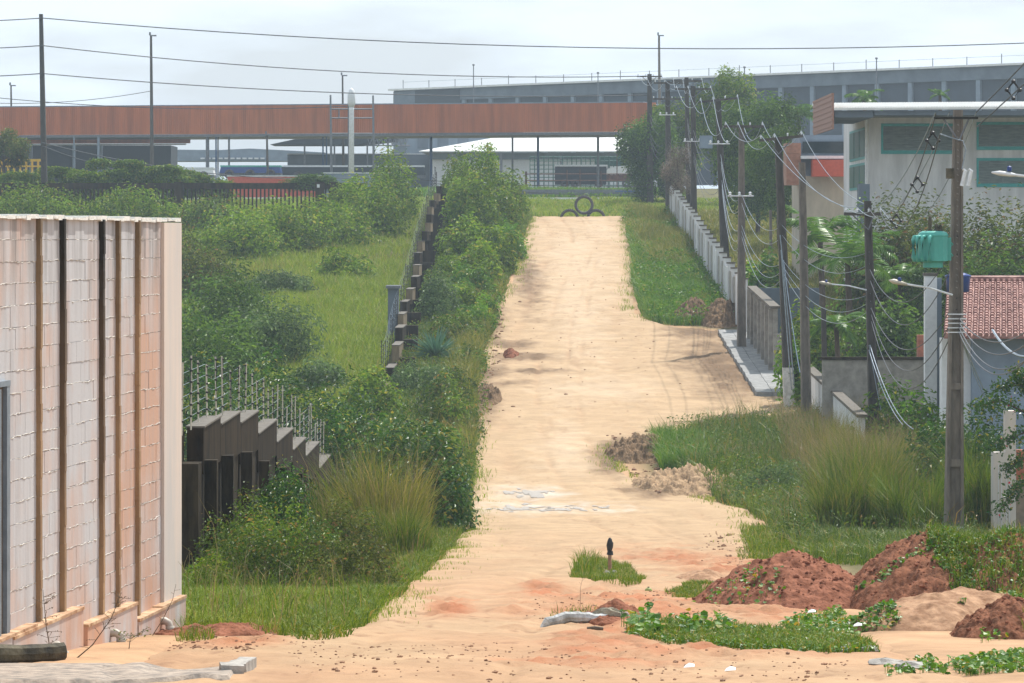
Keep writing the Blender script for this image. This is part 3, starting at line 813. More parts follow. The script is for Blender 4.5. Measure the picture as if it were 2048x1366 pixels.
def rods(root, x, d0, d1, z0, h, step, gr, m=None, rr=.014):
    d = d0
    while d < d1:
        z = z0(d); mb = MB(root.location)
        hh = h * gr.uniform(0.85, 1.1)
        mb.tube([(x, d, z - 0.05), (x + gr.uniform(-.02, .02), d + gr.uniform(-.02, .02), z + hh)], rr, 5)
        rd = mb.build('fence_rod', m or M['rod'], root)
        mb = MB(root.location)
        pr = [(.006, z + hh * .1)]
        for k in range(6):
            zz = z + hh * (0.15 + 0.16 * k); pr += [(.006, zz - .02), (.024, zz - .012), (.024, zz + .012), (.006, zz + .02)]
        mb.lathe((x, d, 0), pr, 6)
        mb.build('insulators', M['blackp'], rd)
        d += step * gr.uniform(0.8, 1.2)
near = empty('concrete_fence', (-4.95, 80, T(-4.95, 80)), 'blackened stepped concrete fence rising out of weeds beside the white block wall', 'fence')
NB = [(62.5, 66.2, 845, 405), (66.2, 71, 840, 430), (71, 76, 838, 475), (76, 82, 860, 515), (82, 88, 877, 548), (88, 93.5, 893, 580), (93.5, 100, 905, 605), (100, 107, 930, 632)]
for d0, d1, yt, px in NB:
    zt = gz(yt, d0 + 1.2)
    fence_bay(near, -4.95, d0, d1, zt, T(-4.95, d0), M['mouldtan'], M['mould'], th=0.26)
mb = MB(near.location); mb.bx(-5.25, -4.83, 61.6, 62.3, -6.4, gz(925, 62)); mb.bx(-5.3, -5.12, 61.9, 62.45, -6.4, gz(862, 62))
mb.build('corner_post', M['mould'], near)
zs = np.array([gz(yt, d0 + 1.2) for d0, d1, yt, px in NB]); dsn = np.array([b[0] for b in NB])
def ztop_near(d): return float(zs[max(0, np.searchsorted(dsn, d, side='right') - 1)])
rods(near, -5.0, 58.5, 107, ztop_near, 1.02, 1.75, random.Random(5))
mb = MB(near.location)
for k in range(5):
    pts = [(-5.03, d, ztop_near(d) + 0.15 + 0.18 * k) for d in np.arange(58.5, 107, 1.75)]
    mb.tube(pts, 0.004, 4)
mb.build('electric_wire', M['wire'], near)

far = empty('concrete_fence', (-4.75, 200, T(-4.75, 200)), 'long stepped concrete fence with tan upper slabs climbing the slope left of the road', 'fence')
tops = [(735, 155), (690, 160), (655, 166), (628, 172), (603, 178), (578, 184), (553, 190), (530, 196.5), (505, 203), (482, 209), (462, 215), (445, 221), (428, 227.5), (413, 234), (400, 240.5), (386, 247), (372, 254)]
tan2 = pm('tan_slab', (0.19, 0.14, 0.08), var=0.3, scale=2.0, stretch=(2, 2, 0.6))  # lighter tan for every second upper slab
for i, (yt, d0) in enumerate(tops):
    d1 = tops[i + 1][1] if i + 1 < len(tops) else d0 + 6.5
    x = -4.75 + 0.1 * math.sin(i * 1.3)
    fence_bay(far, x, d0, d1, gz(yt, d0), T(x, d0), tan2 if i % 2 else M['mouldtan'], M['mould'], th=0.30, band=0.7, pw=.62, pd=.9)
zf = np.array([gz(y, d) for y, d in tops]); df = np.array([d for y, d in tops])
rods(far, -4.9, 150, 262, lambda d: float(zf[max(0, np.searchsorted(df, d, side='right') - 1)]), 1.15, 2.3, random.Random(6), M['poledark'], .011)
mb = MB(far.location)
for k in range(5): mb.tube([(-4.93, d, float(np.interp(d, df, zf)) + 0.2 + 0.2 * k) for d in np.arange(150, 262, 3.0)], 0.003, 4)
mb.build('electric_wire', M['wire'], far)
# little meter shelter behind the fence
mr = empty('meter_shelter', (gx(790, 172), 172, T(-5.6, 172)), 'small grey concrete meter shelter with flat roof behind the stepped fence', 'shelter')
xx0, xx1 = gx(772, 172), gx(796, 172)
mb = MB(mr.location); mb.bx(xx0 + .08, xx1, 172, 173.2, T(-5.6, 172) - .3, gz(577, 172)); mb.build('body', M['hang'], mr)
mb = MB(mr.location); mb.bx(xx0, xx1 + .1, 171.85, 173.4, gz(577, 172) + .003, gz(571, 172)); mb.build('roof', M['steel'], mr)

# picket fence across the back of the field
D = 264.0
pk = empty('picket_fence', (gx(360, D), D, 1.2), 'low dark concrete picket fence with heavy top beam closing the back of the field', 'fence')
xa, xb = gx(-60, D), gx(735, D)
zb = gz(378, D)
mb = MB(pk.location); mb.bx(xa, xb, D - .12, D + .12, zb, gz(366, D)); mb.build('top_beam', M['mould'], pk)
mb = MB(pk.location); mb.bx(xa, xb, D - .1, D + .1, 0.6, 1.35); mb.build('base_beam', M['mould'], pk)
x = xa + .1
while x < xb - .05:
    mb = MB(pk.location); mb.bx(x, x + .11, D - .05, D + .05, 1.352, zb - .002); mb.build('picket', M['mould'], pk); x += 0.268
for px in (-20, 358, 640, 668):
    mb = MB(pk.location); mb.bx(gx(px - 9, D), gx(px + 9, D), D - .3, D - .125, 0.4, gz(364, D)); mb.build('post', M['mould'], pk)
mb = MB(pk.location); mb.box((gx(637, D), D - .32, gz(372, D)), (.18, .03, .22)); mb.build('meter_plate', M['galv'], pk)

# ------------------------------------------------------------------ far industrial yard
def wall_between(mb, P, Q, th, z0, z1):
    P, Q = Vector((P[0], P[1], 0)), Vector((Q[0], Q[1], 0)); d = (Q - P).normalized(); n = Vector((d.y, -d.x, 0)) * th / 2
    mb.hexa([tuple((P + n).xy) + (z0,), tuple((Q + n).xy) + (z0,), tuple((Q - n).xy) + (z0,), tuple((P - n).xy) + (z0,)],
            [tuple((P + n).xy) + (z1,), tuple((Q + n).xy) + (z1,), tuple((Q - n).xy) + (z1,), tuple((P - n).xy) + (z1,)])
# orange canopy
cr = empty('canopy', (gx(640, 338), 338, 3.8), 'long terracotta corrugated canopy on blue posts crossing the whole view', 'canopy')
PA, PB = (gx(-60, 345), 345.0), (gx(1312, 332), 332.0)
zt, zb = gz(215, 345), gz(271, 345)
mb = MB(cr.location); n = 330
for i in range(n):      # corrugated fascia
    a = [PA[j] + (PB[j] - PA[j]) * i / n for j in (0, 1)]; b = [PA[j] + (PB[j] - PA[j]) * (i + 0.6) / n for j in (0, 1)]
    wall_between(mb, a, b, 0.10, zb, zt)
wall_between(mb, (PA[0], PA[1] + .06), (PB[0], PB[1] + .06), 0.1, zb + .01, zt - .01)
mb.build('fascia', M['orange'], cr)
mb = MB(cr.location); wall_between(mb, (PA[0], PA[1] + 5), (PB[0], PB[1] + 5), 9.6, zb - .22, zb - .004); mb.build('soffit_edge', M['steel'], cr)
mb = MB(cr.location); wall_between(mb, (PA[0], PA[1] + 5), (PB[0], PB[1] + 5), 9.8, zt + .004, zt + .09); mb.build('roof_edge', M['bluegrey'], cr)
for px, wd_, m_ in ((148, 3, 'bluegrey'), (197, 5, 'bluegrey'), (415, 7, 'steel'), (432, 3, 'steelblue'), (436, 3, 'steel'), (458, 4, 'steel'), (534, 4, 'steel'), (646, 3, 'steelblue'), (653, 3, 'steelblue'), (862, 6, 'steelblue'), (1025, 4, 'steel'), (1076, 5, 'steelblue'), (1196, 5, 'steel')):
    Dp = 338.0 + 3.0
    mb = MB(cr.location); mb.tube([(gx(px, Dp), Dp, 3.2), (gx(px, Dp), Dp, zb - .22)], wd_ / 2 * Dp / F, 8); mb.build('post', M[m_], cr)
# dark open shed under the canopy's left end
sr = empty('open_shed', (gx(180, 352), 352, 3.9), 'dark open shed with orange eave under the left end of the canopy', 'shed')
mb = MB(sr.location); wall_between(mb, (gx(-60, 352), 352), (gx(380, 349), 349), .3, gz(287, 350), gz(276, 350)); mb.build('eave', M['orange'], sr)
mb = MB(sr.location); wall_between(mb, (gx(-60, 353), 353), (gx(372, 350), 350), .2, gz(290, 350), gz(287, 350) - .004); mb.build('eave_trim', M['galv'], sr)
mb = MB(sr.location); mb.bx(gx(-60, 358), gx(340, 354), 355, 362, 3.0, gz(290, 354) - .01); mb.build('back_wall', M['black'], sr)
for px in (60, 146, 200):
    mb = MB(sr.location); mb.bx(gx(px - 3, 353), gx(px + 3, 353), 353.4, 353.7, 3, gz(290, 353)); mb.build('column', M['bluegrey'], sr)
# hangar
hr = empty('hangar', (gx(1400, 450), 450, 6), 'very long grey concrete hangar with white roof edge on the skyline', 'hangar')
H0, H1 = Vector((gx(790, 480), 480, 0)), Vector((gx(2300, 395), 395, 0))
hd = (H1 - H0); HLn = hd.length; hd.normalize(); hn = Vector((hd.y, -hd.x, 0))
def hp(s, n): return (H0 + hd * s + hn * n)
Z1, Z0 = 17.3, 17.3 - 11.8
mb = MB(hr.location); wall_between(mb, hp(0, -.4), hp(HLn, -.4), .2, Z0, Z1 - .01); mb.build('back_wall', M['hangdark'], hr)  # dark sheet close behind the columns, shade of the open bays as colour
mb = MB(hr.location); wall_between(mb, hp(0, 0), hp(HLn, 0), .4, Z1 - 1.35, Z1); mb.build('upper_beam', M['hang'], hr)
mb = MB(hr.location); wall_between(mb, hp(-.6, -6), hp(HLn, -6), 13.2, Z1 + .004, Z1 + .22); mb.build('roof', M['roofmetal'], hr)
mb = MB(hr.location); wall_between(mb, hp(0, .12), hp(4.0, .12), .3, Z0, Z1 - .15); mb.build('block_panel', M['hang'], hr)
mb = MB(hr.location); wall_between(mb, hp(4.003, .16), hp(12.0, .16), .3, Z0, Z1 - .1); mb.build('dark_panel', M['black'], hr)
s = 12.2
while s < HLn:
    mb = MB(hr.location); wall_between(mb, hp(s, -.05), hp(s + .55, -.05), .3, Z0, Z1 - 1.36); mb.build('column', M['bluegrey'], hr); s += 4.7
s = 1.5; k = 0
while s < HLn:
    p = hp(s, 0); mb = MB(hr.location); mb.tube([(p.x, p.y, Z1 + .2), (p.x, p.y, Z1 + (1.1 if k % 4 else 1.25))], .05, 5); mb.build('roof_rod', M['steel'], hr); s += 4.7; k += 1
mb = MB(hr.location)
for z in (1.0,): mb.tube([hp(s_, 0) + Vector((0, 0, Z1 + z)) for s_ in np.arange(1.5, HLn, 4.7)], .018, 4)
mb.build('roof_wire', M['wire'], hr)
for px, D_, yt, lab in ((947, 470, 132, 'thin antenna mast above the dark end panel of the hangar'), (1196, 452, 148, 'thin dark mast in front of the hangar, above the canopy'), (1753, 425, 119, 'dark lamp mast rising over the right stretch of hangar roof'), (1489, 420, 137, 'leaning thin mast over the round tree before the hangar')):
    mr = empty('mast', (gx(px, D_ - 8), D_ - 8, 5.0), lab, 'mast')
    mb = MB(mr.location); mb.tube([(gx(px, D_ - 8), D_ - 8, 4.5), (gx(px, D_ - 8), D_ - 8, gz(yt, D_ - 8))], [.12, .06], 6); mb.build('shaft', M['steel'], mr)
    mb = MB(mr.location); mb.lathe((gx(px, D_ - 8), D_ - 8, gz(yt, D_ - 8)), [(.05, 0), (.14, .06), (.14, .2), (.02, .26)], 8); mb.build('finial', M['steel'], mr)
# grey warehouse with pale hipped roof
wr = empty('warehouse', (gx(1050, 375), 375, 4.3), 'low grey warehouse with pale metal roof under the canopy', 'warehouse')
De, Dr = 372.0, 396.0
ze, zr = gz(302, De), gz(262, Dr)
xl_, xr_ = gx(838, De), gx(1330, De)
mb = MB(wr.location)
r0, r1 = (gx(1062, Dr), Dr, zr), (gx(1330, Dr), Dr, zr)
mb.add([(xl_, De, ze), (xr_, De, ze), r1, r0, (xl_, De, ze - .1), (xr_, De, ze - .1), (xl_ + 1, 420, ze)], [(0, 1, 2, 3), (4, 5, 1, 0), (0, 3, 6)])
mb.build('roof', M['roofmetal'], wr)
mb = MB(wr.location); mb.bx(gx(858, De), xr_, De + 2, De + 3, 3.8, ze - .12); mb.build('wall', M['white'], wr)
mb = MB(wr.location); mb.bx(gx(858, De), xr_, De + 1.7, De + 1.98, gz(318, De), ze - .14); mb.build('painted_shade_band', M['bluegrey'], wr)  # strip that paints the shade under the eave onto the wall
for px in (905, 1000, 1120, 1215):
    mb = MB(wr.location); mb.bx(gx(px, De), gx(px + 5, De), De + .3, De + .5, 3.8, ze - .12); mb.build('column', M['steel'], wr)
ar = empty('block_building', (gx(890, 405), 405, 5), 'blue grey block building standing behind the warehouse roof', 'building')
mb = MB(ar.location); mb.bx(gx(812, 405), gx(1070, 405), 405, 415, 4.5, gz(262, 405)); mb.build('wall', M['bluegrey'], ar)
for i, px in enumerate((835, 875, 915)):
    mb = MB(ar.location); mb.bx(gx(px, 405), gx(px + 22, 405), 404.9, 404.997, gz(297, 405), gz(275, 405)); mb.build('panel', M['hang'], ar)
# green lattice gate, truck
gr_ = empty('lattice_gate', (gx(1150, 364), 364, 4.1), 'tall green lattice gate in the yard under the canopy', 'gate')
mb = MB(gr_.location)
for i in range(23): x = gx(1060 + i * 9.3, 364); mb.tube([(x, 364, 3.8), (x, 364, gz(312, 364))], .055 if i % 2 else .035, 4)
for i in range(8): z = gz(371 - i * 8.2, 364); mb.tube([(gx(1060, 364), 364.01, z), (gx(1265, 364), 364.01, z)], .045, 4)
mb.build('bars', M['green'], gr_)
mb = MB(gr_.location); mb.bx(gx(1190, 364), gx(1262, 364), 364.2, 364.3, gz(332, 364), gz(313, 364)); mb.build('mesh_panel', M['green'], gr_)
tr_ = empty('truck', (gx(1185, 352), 352, 3.95), 'dark box truck with white sloping cab parked before the green gate', 'truck')
mb = MB(tr_.location); Dt = 352.0
x0, x1 = gx(1110, Dt), gx(1213, Dt)
mb.bx(x0, x1, Dt, Dt + 2.2, gz(369, Dt), gz(333, Dt)); mb.build('cargo_box', M['black'], tr_)
mb = MB(tr_.location); mb.bx(x0 - .02, x1 + .1, Dt - .03, Dt + 2.3, gz(333, Dt) + .003, gz(329.5, Dt)); mb.build('box_roof', M['galv'], tr_)
mb = MB(tr_.location)
prof_ = [(1212, 348), (1216, 337), (1235, 333), (1268, 329), (1272, 336), (1272, 349)]
fr = [(gx(a, Dt), Dt, gz(b, Dt)) for a, b in prof_]; bk = [(p[0], Dt + 2.1, p[2]) for p in fr]
mb.add(fr + bk, [(5, 4, 3, 2, 1, 0), (6, 7, 8, 9, 10, 11)] + [(i, (i + 1) % 6, (i + 1) % 6 + 6, i + 6) for i in range(6)])
mb.build('cab', M['white'], tr_)
mb = MB(tr_.location); mb.bx(gx(1212, Dt), gx(1270, Dt), Dt + .1, Dt + 2, gz(362, Dt), gz(349.5, Dt)); mb.build('chassis', M['rust'], tr_)
for px in (1130, 1150, 1198, 1252):
    mb = MB(tr_.location); c = at(px, 367, Dt - .05); mb.ring(c, .26, .11, 'Y', 16, 6); mb.build('wheel', M['rubber'], tr_)
# low wall, trailer, vehicles at left of the yard
for nm, lab, cat_, pa, pb, ya, yb, Dv, m_ in (
        ('boundary_wall', 'long pale boundary wall seen between the canopy posts', 'wall', 575, 900, 309, 334, 392, 'hang'),
        ('brick_wall', 'low red brick wall behind the picket fence', 'wall', 455, 648, 353, 368, 300, 'orangeD'),
        ('block_wall', 'low grey block wall between picket fence and roadside bushes', 'wall', 648, 800, 347, 368, 298, 'bluegrey')):
    rt = empty(nm, (gx((pa + pb) / 2, Dv), Dv, 3), lab, cat_)
    mb = MB(rt.location); mb.bx(gx(pa, Dv), gx(pb, Dv), Dv, Dv + .25, T(0, Dv) - .5, gz(ya, Dv)); mb.build('wall', M[m_], rt)
    mb = MB(rt.location); mb.bx(gx(pa, Dv) - .05, gx(pb, Dv) + .05, Dv - .06, Dv + .31, gz(ya, Dv) + .003, gz(ya - 2, Dv)); mb.build('coping', M['galv'], rt)
def trailer(lab, cat_, pa, pb, yt, yb, Dv, bm, rm, name='trailer', wheels=3, cabm=None):
    rt = empty(name, (gx((pa + pb) / 2, Dv), Dv, 3.7), lab, cat_)
    mb = MB(rt.location)
    x0, x1, z0, z1 = gx(pa, Dv), gx(pb, Dv), gz(yb, Dv), gz(yt, Dv)
    mb.hexa([(x0, Dv, z0), (x1, Dv, z0), (x1, Dv + 2.3, z0), (x0, Dv + 2.3, z0)], [(x0 + .15, Dv + .05, z1), (x1 - .1, Dv + .05, z1), (x1 - .1, Dv + 2.25, z1), (x0 + .15, Dv + 2.25, z1)])
    mb.build('body', M[bm], rt)
    mb = MB(rt.location); mb.bx(x0 + .1, x1 - .05, Dv, Dv + 2.3, z1 + .003, z1 + .14); mb.build('roof', M[rm], rt)
    for i in range(wheels):
        mb = MB(rt.location); mb.ring((x0 + (x1 - x0) * (i + .5) / wheels, Dv - .05, z0 - .1), .3, .12, 'Y', 14, 6); mb.build('wheel', M['rubber'], rt)
    mb = MB(rt.location); mb.bx(x0, x1, Dv + .2, Dv + 2.1, z0 - .25, z0 - .003); mb.build('chassis', M['steel'], rt)
trailer('long black trailer with white roof parked behind the red brick wall', 'trailer', 545, 850, 334, 350, 336, 'black', 'galv')
trailer('blue truck body with light blue tarp parked left of the black trailer', 'truck', 438, 562, 334, 346, 333, 'tank', 'tealbright', 'truck')
trailer('white van roof showing above the hedge left of the blue truck', 'van', 345, 428, 338, 350, 331, 'white', 'galv', 'van', 2)
# dark mono-pitch roof behind
dr_ = empty('shelter_roof', (gx(690, 385), 385, 4.5), 'dark wedge shaped shelter roof behind the empty billboard frame', 'shelter')
mb = MB(dr_.location)
Ds = 385.0
fr = [at(540, 289, Ds), at(600, 276, Ds), at(800, 268, Ds), at(790, 280, Ds), at(720, 289, Ds)]; bk = [p + Vector((0, 8, 0)) for p in fr]
mb.add(fr + bk, [(4, 3, 2, 1, 0), (5, 6, 7, 8, 9)] + [(i, (i + 1) % 5, (i + 1) % 5 + 5, i + 5) for i in range(5)]); mb.build('roof', M['black'], dr_)
for px in (607, 667, 700, 733, 775):
    mb = MB(dr_.location); mb.tube([(gx(px, Ds), Ds + 2, 4), (gx(px, Ds), Ds + 2, gz(284, Ds))], .09, 6); mb.build('post', M['steel'], dr_)
mb = MB(dr_.location)
for i in range(9): mb.tube([at(735 + i * 9, 276, Ds), at(739.5 + i * 9, 290, Ds)], .05, 4); mb.tube([at(739.5 + i * 9, 290, Ds), at(744 + i * 9, 276, Ds)], .05, 4)
mb.tube([at(735, 291, Ds), at(820, 291, Ds)], .06, 4); mb.build('truss', M['steel'], dr_)
lr = empty('long_shed', (gx(420, 430), 430, 5), 'low grey sheds far behind the yard on the left', 'shed')
mb = MB(lr.location)
P = [(330, 322), (330, 299), (440, 300), (500, 297), (580, 301), (650, 305), (650, 322)]
fr = [at(a, b, 430) for a, b in P]; bk = [p + Vector((0, 6, 0)) for p in fr]; k_ = len(P)
mb.add(fr + bk, [tuple(range(k_ - 1, -1, -1)), tuple(range(k_, 2 * k_))] + [(i, (i + 1) % k_, (i + 1) % k_ + k_, i + k_) for i in range(k_)]); mb.build('wall', M['bluegrey'], lr)
mb = MB(lr.location)
for i in range(11): mb.bx(gx(400 + i * 12, 429), gx(408 + i * 12, 429), 429.6, 429.9, gz(318, 429), gz(315, 429))
mb.build('window_strip', M['galv'], lr)
# torch-shaped white sign and its empty frame
tw = empty('sign_tower', (gx(703, 318), 318, 3.2), 'tall white torch shaped sign post with flared head', 'sign')
mb = MB(tw.location); c = (gx(703, 318), 318, 0); mb.lathe(c, [(.22, 2.8), (.2, gz(215, 318) - .2), (.2, gz(215, 318))], 12); mb.build('pole', M['galv'], tw, smooth=True)
mb = MB(tw.location); mb.lathe(c, [(.2, gz(215, 318) + .004), (.32, gz(205, 318)), (.31, gz(190, 318)), (.2, gz(180, 318)), (.04, gz(176, 318))], 12); mb.build('flared_head', M['galv'], tw, smooth=True)
sf = empty('billboard', (gx(703, 320), 320, 3.2), 'empty steel billboard frame of dark posts and rails around the white sign post', 'billboard')
for px, yt in ((661, 190), (697, 190), (746, 191)):
    mb = MB(sf.location); mb.tube([at(px + 2, 372, 320), at(px, yt, 320)], [.13, .08], 6); mb.build('post', M['steel'], sf)
mb = MB(sf.location)
for y in (218, 236, 267): mb.tube([at(661, y, 320.2), at(746, y, 320.2)], .06, 4)
mb.tube([at(678, 218, 320.2), at(678, 236, 320.2)], .06, 4); mb.build('rails', M['steel'], sf)
# yard lamp posts
for px, yt, D_, lab, wd_ in ((302, 70, 318, 'tall slender lamp post standing behind the hedge left of the field', .13), (685, 150, 352, 'lamp post with small head rising behind the orange canopy', .10), (1318, 70, 350, 'tall yellowish lamp post over the canopy next to the crossarm poles', .13), (22, 170, 360, 'short dark lamp post above the far left of the canopy', .10), (534, 268, 330, 'thin dark post with cable box standing in the left yard', .09)):
    rt = empty('lamp_post', (gx(px, D_), D_, T(0, D_)), lab, 'lamp post')
    mb = MB(rt.location); mb.tube([(gx(px, D_) + .1, D_, T(0, D_) - .3), (gx(px, D_), D_, gz(yt, D_))], [wd_ * 1.35, wd_ * .7], 8); mb.build('shaft', M['poledark'] if px != 1318 else M['pole'], rt)
    mb = MB(rt.location); p = at(px, yt, D_); mb.box(p + Vector((.18, 0, -.05)), (.5, .2, .1)); mb.box(p + Vector((-.08, 0, .1)), (.14, .14, .25)); mb.build('lamp_head', M['steel'], rt)
# yellow railing at the left
yr = empty('yellow_railing', (gx(40, 300), 300, 2.9), 'yellow safety railing half hidden by the hedge at far left', 'railing')
for i in range(7):
    mb = MB(yr.location); mb.bx(gx(2 + i * 12, 300), gx(6 + i * 12, 300), 300, 300.12, 2.5, gz(319, 300)); mb.build('post', M['yellow'], yr)
mb = MB(yr.location); mb.bx(gx(-20, 300), gx(84, 300), 299.9, 299.98, gz(323, 300), gz(318, 300)); mb.bx(gx(-20, 300), gx(84, 300), 299.9, 299.98, gz(334, 300), gz(331, 300)); mb.build('rail', M['yellow'], yr)
# highway: pale kerb, guard rail, rusty posts, blue gate frame
hw = MB((0, 300, 2.6)); hw.bx(-60, 60, 302.5, 309.5, T(0, 306) - 1.2, T(0, 302.6) - .05)
tag(hw.build('highway', M['asphalt']), 'grey highway crossing behind the crest of the sand road', 'highway', kind='structure')
kb = MB((0, 299, 2.5)); kb.bx(gx(300, 299), gx(1290, 299), 299, 299.4, T(0, 299) - .5, gz(395, 299)); tag(kb.build('white_kerb', M['white']), 'long white painted kerb along the highway behind the tyres', 'kerb')
gd = empty('guard_rail', (gx(1160, 311), 311, 2.9), 'dark steel guard rail along the far side of the highway', 'guard rail')
mb = MB(gd.location); z0, z1 = gz(389, 311), gz(379, 311)
x0, x1 = gx(880, 311), gx(1292, 311)
mb.bx(x0, x1, 311, 311.08, z0, (z0 * 2 + z1) / 3); mb.bx(x0, x1, 310.95, 311.05, (z0 * 2 + z1) / 3 + .002, z1); mb.build('rail', M['steel'], gd)
for i in range(9):
    mb = MB(gd.location); x = x0 + .4 + i * 1.95; mb.bx(x, x + .12, 311.09, 311.2, 2.2, z1 - .02); mb.build('post', M['steel'], gd)
bf = empty('blue_gate', (gx(1291, 305), 305, 2.8), 'thin blue gate post frame beside the green roadside tree', 'gate')
mb = MB(bf.location); mb.tube([at(1291, 385, 305), at(1291, 328, 305)], .07, 6); mb.tube([at(1230, 383, 305.1), at(1291, 383, 305.1)], .05, 5); mb.build('frame', M['steelblue'], bf)
rf = empty('rusty_fence', (gx(1150, 345), 345, 3.6), 'rusty iron post and rail fence in front of the parked box truck', 'fence')
for px, yt in ((1052, 343), (1078, 350), (1134, 340), (1160, 338), (1202, 342), (1234, 275), (1270, 350)):
    mb = MB(rf.location); mb.tube([at(px, 374, 345), at(px, yt, 345)], .11 if px < 1060 else .05, 6); mb.build('post', M['rust'], rf)
mb = MB(rf.location)
for y in (348, 361): mb.tube([at(1052, y, 345), at(1275, y, 345)], .045, 4)
mb.build('rail', M['rust'], rf)

# the half buried tyre barrier at the crest
tg = 'tyres of the half buried barrier on the crest'
for px, py, lab, bur in ((1168, 410, 'worn tractor tyre standing on top of two half buried tyres', 0), (1139, 437, 'half buried tyre on the left below the standing tyre', 1), (1192, 437, 'half buried tyre on the right below the standing tyre', 1)):
    rt = empty('tyre', at(px, py, 266.5), lab, 'tyre', tg)
    mb = MB(); mb.ring((0, 0, 0), .545, .095, 'Y', 36, 10, squash=2.0); mb.build('casing', M['rubber'], rt, smooth=True)
    mb = MB()
    for i in range(30):
        a = 2 * math.pi * i / 30; mb.box((.625 * math.cos(a), 0, .625 * math.sin(a)), (.05, .34, .06), ry=-a)
    mb.build('tread_lugs', M['rubber'], rt)

# ------------------------------------------------------------------ right side: white roofed building, wing, walls, house
br = empty('warehouse', (gx(1900, 190), 190, -4), 'grey plastered warehouse with white metal roof and teal framed louvre windows', 'warehouse')
D = 187.0
xw0, xw1 = gx(1737, D), gx(2300, D)
mb = MB(br.location); mb.bx(xw0, xw1, D, D + 14, -5.5, gz(231, D)); mb.build('wall', M['offwhite'], br)
mb = MB(br.location)
e0, r0 = 183.0, 196.0
ze, zr = gz(216, e0), gz(216, e0) + 0.62
xL, xR = gx(1667, e0), gx(2320, e0)
mb.hexa([(xL, e0, ze - .1), (xR, e0, ze - .0), (xR, r0, zr - .1), (xL, r0, zr - .1)], [(xL, e0, ze), (xR, e0, ze + .1), (xR, r0, zr + .1), (xL, r0, zr)])
n = 120
for i in range(n):
    x = xL + (xR - xL) * i / n; q = (xR - xL) / n * .25
    mb.hexa([(x, e0 - .02, ze - .02), (x + q, e0 - .02, ze - .02), (x + q, r0, zr), (x, r0, zr)], [(x, e0 - .02, ze + .05 + .1 * i / n), (x + q, e0 - .02, ze + .05 + .1 * i / n), (x + q, r0, zr + .05 + .1 * i / n), (x, r0, zr + .05 + .1 * i / n)])
mb.build('roof', M['roofmetal'], br)
mb = MB(br.location); mb.bx(xw0 - .1, xR, 184.6, 186.9, gz(231, D) - .1, ze - .14); mb.build('fascia', M['steel'], br)
mb = MB(br.location); mb.bx(xL + .08, xw0 - .12, 183.2, 194, gz(231, D) - .2, ze - .12); mb.bx(xw0 - .08, xR, 183.15, 184.5, ze - .32, ze - .12); mb.build('soffit', M['hang'], br)
mb = MB(br.location)
for i in range(14):
    z0 = 4.85 + (6.5 - 4.85) * i / 14; mb.bx(xL - .06 - .03 * (i % 2), xL + .02, e0 - .05, 194.5, z0, z0 + 1.65 / 14 - .004)
mb.build('gable_panel', pm('brown_corrugated_sheet', (0.30, 0.155, 0.11), var=.1, rough=.6, bump=0), br)
mb = MB(br.location); mb.tube([(xw0 - .12, D - .1, -3), (xw0 - .12, D - .1, gz(231, D) - .12)], .06, 8); mb.build('downpipe', M['galv'], br)
for px0, px1, y0, y1 in ((1762, 1916, 247, 308), (1953, 2110, 244, 300), (1953, 2110, 316, 374)):
    fr = MB(br.location); a, b, z1, z0 = gx(px0, D), gx(px1, D), gz(y0, D), gz(y1, D)
    fr.bx(a, a + .1, D - .06, D - .003, z0, z1); fr.bx(b - .1, b, D - .06, D - .003, z0, z1); fr.bx(a + .1, b - .1, D - .06, D - .003, z0, z0 + .17); fr.bx(a + .1, b - .1, D - .06, D - .003, z1 - .13, z1)
    w_ = fr.build('window', M['teal'], br)
    mb = MB(br.location); nn = 16
    for i in range(nn):
        z = z0 + .18 + (z1 - z0 - .32) * i / nn; mb.box(((a + b) / 2, D - .04, z + .04), (b - a - .21, .012, (z1 - z0) / nn * .95), rx=R(-28))
    for k in range(1, 6): mb.bx(a + (b - a) * k / 6 - .012, a + (b - a) * k / 6 + .012, D - .058, D - .052, z0 + .18, z1 - .14)
    mb.build('louvres', M['louvre'], w_)
for y0, y1 in ((255, 318), (325, 378)):
    fr = MB(br.location); z1, z0 = gz(y0, 189), gz(y1, 189); fr.bx(xw0 - .05, xw0 - .003, 188, 197, z0, z1); w_ = fr.build('window', M['teal'], br)
    mb = MB(br.location)
    for k in range(3): mb.bx(xw0 - .08, xw0 - .053, 188.4 + k * 2.9, 190.9 + k * 2.9, z0 + .12, z1 - .12)
    mb.build('panes', M['green'], w_)
mb = MB(br.location); mb.bx(gx(1718, 183.5), gx(1740, 183.5), 183.6, 184.5, -5, gz(368, 183.5)); mb.build('gate_pier', M['hang'], br)
wg = empty('annex', (gx(1650, 205), 205, -2), 'low annex with red awning and dark window strip beside the grey warehouse', 'annex')
D = 205.0
mb = MB(wg.location); mb.bx(gx(1600, D), gx(1725, D), D, D + 6, -5, gz(352, D)); mb.build('wall', pm('cream_plaster', (.42, .37, .29), var=.15, scale=1.5, stretch=(1, 1, .4)), wg)
mb = MB(wg.location); mb.bx(gx(1600, D), gx(1725, D), D + .2, D + 6, gz(352, D) + .003, gz(270, D)); mb.build('upper_wall', M['bluegrey'], wg)
mb = MB(wg.location); mb.bx(gx(1606, D), gx(1715, D), D + .1, D + .197, gz(306, D), gz(283, D)); mb.build('window_strip', M['glass'], wg)
mb = MB(wg.location); mb.bx(gx(1622, D), gx(1722, D), D - 1.2, D + .09, gz(354, D) + .01, gz(320, D)); mb.build('awning', M['orangeD'], wg)
mb = MB(wg.location); mb.bx(gx(1600, D), gx(1722, D), D - .8, D + .09, gz(318, D), gz(312, D)); mb.build('ledge', M['galv'], wg)
mb = MB(wg.location)
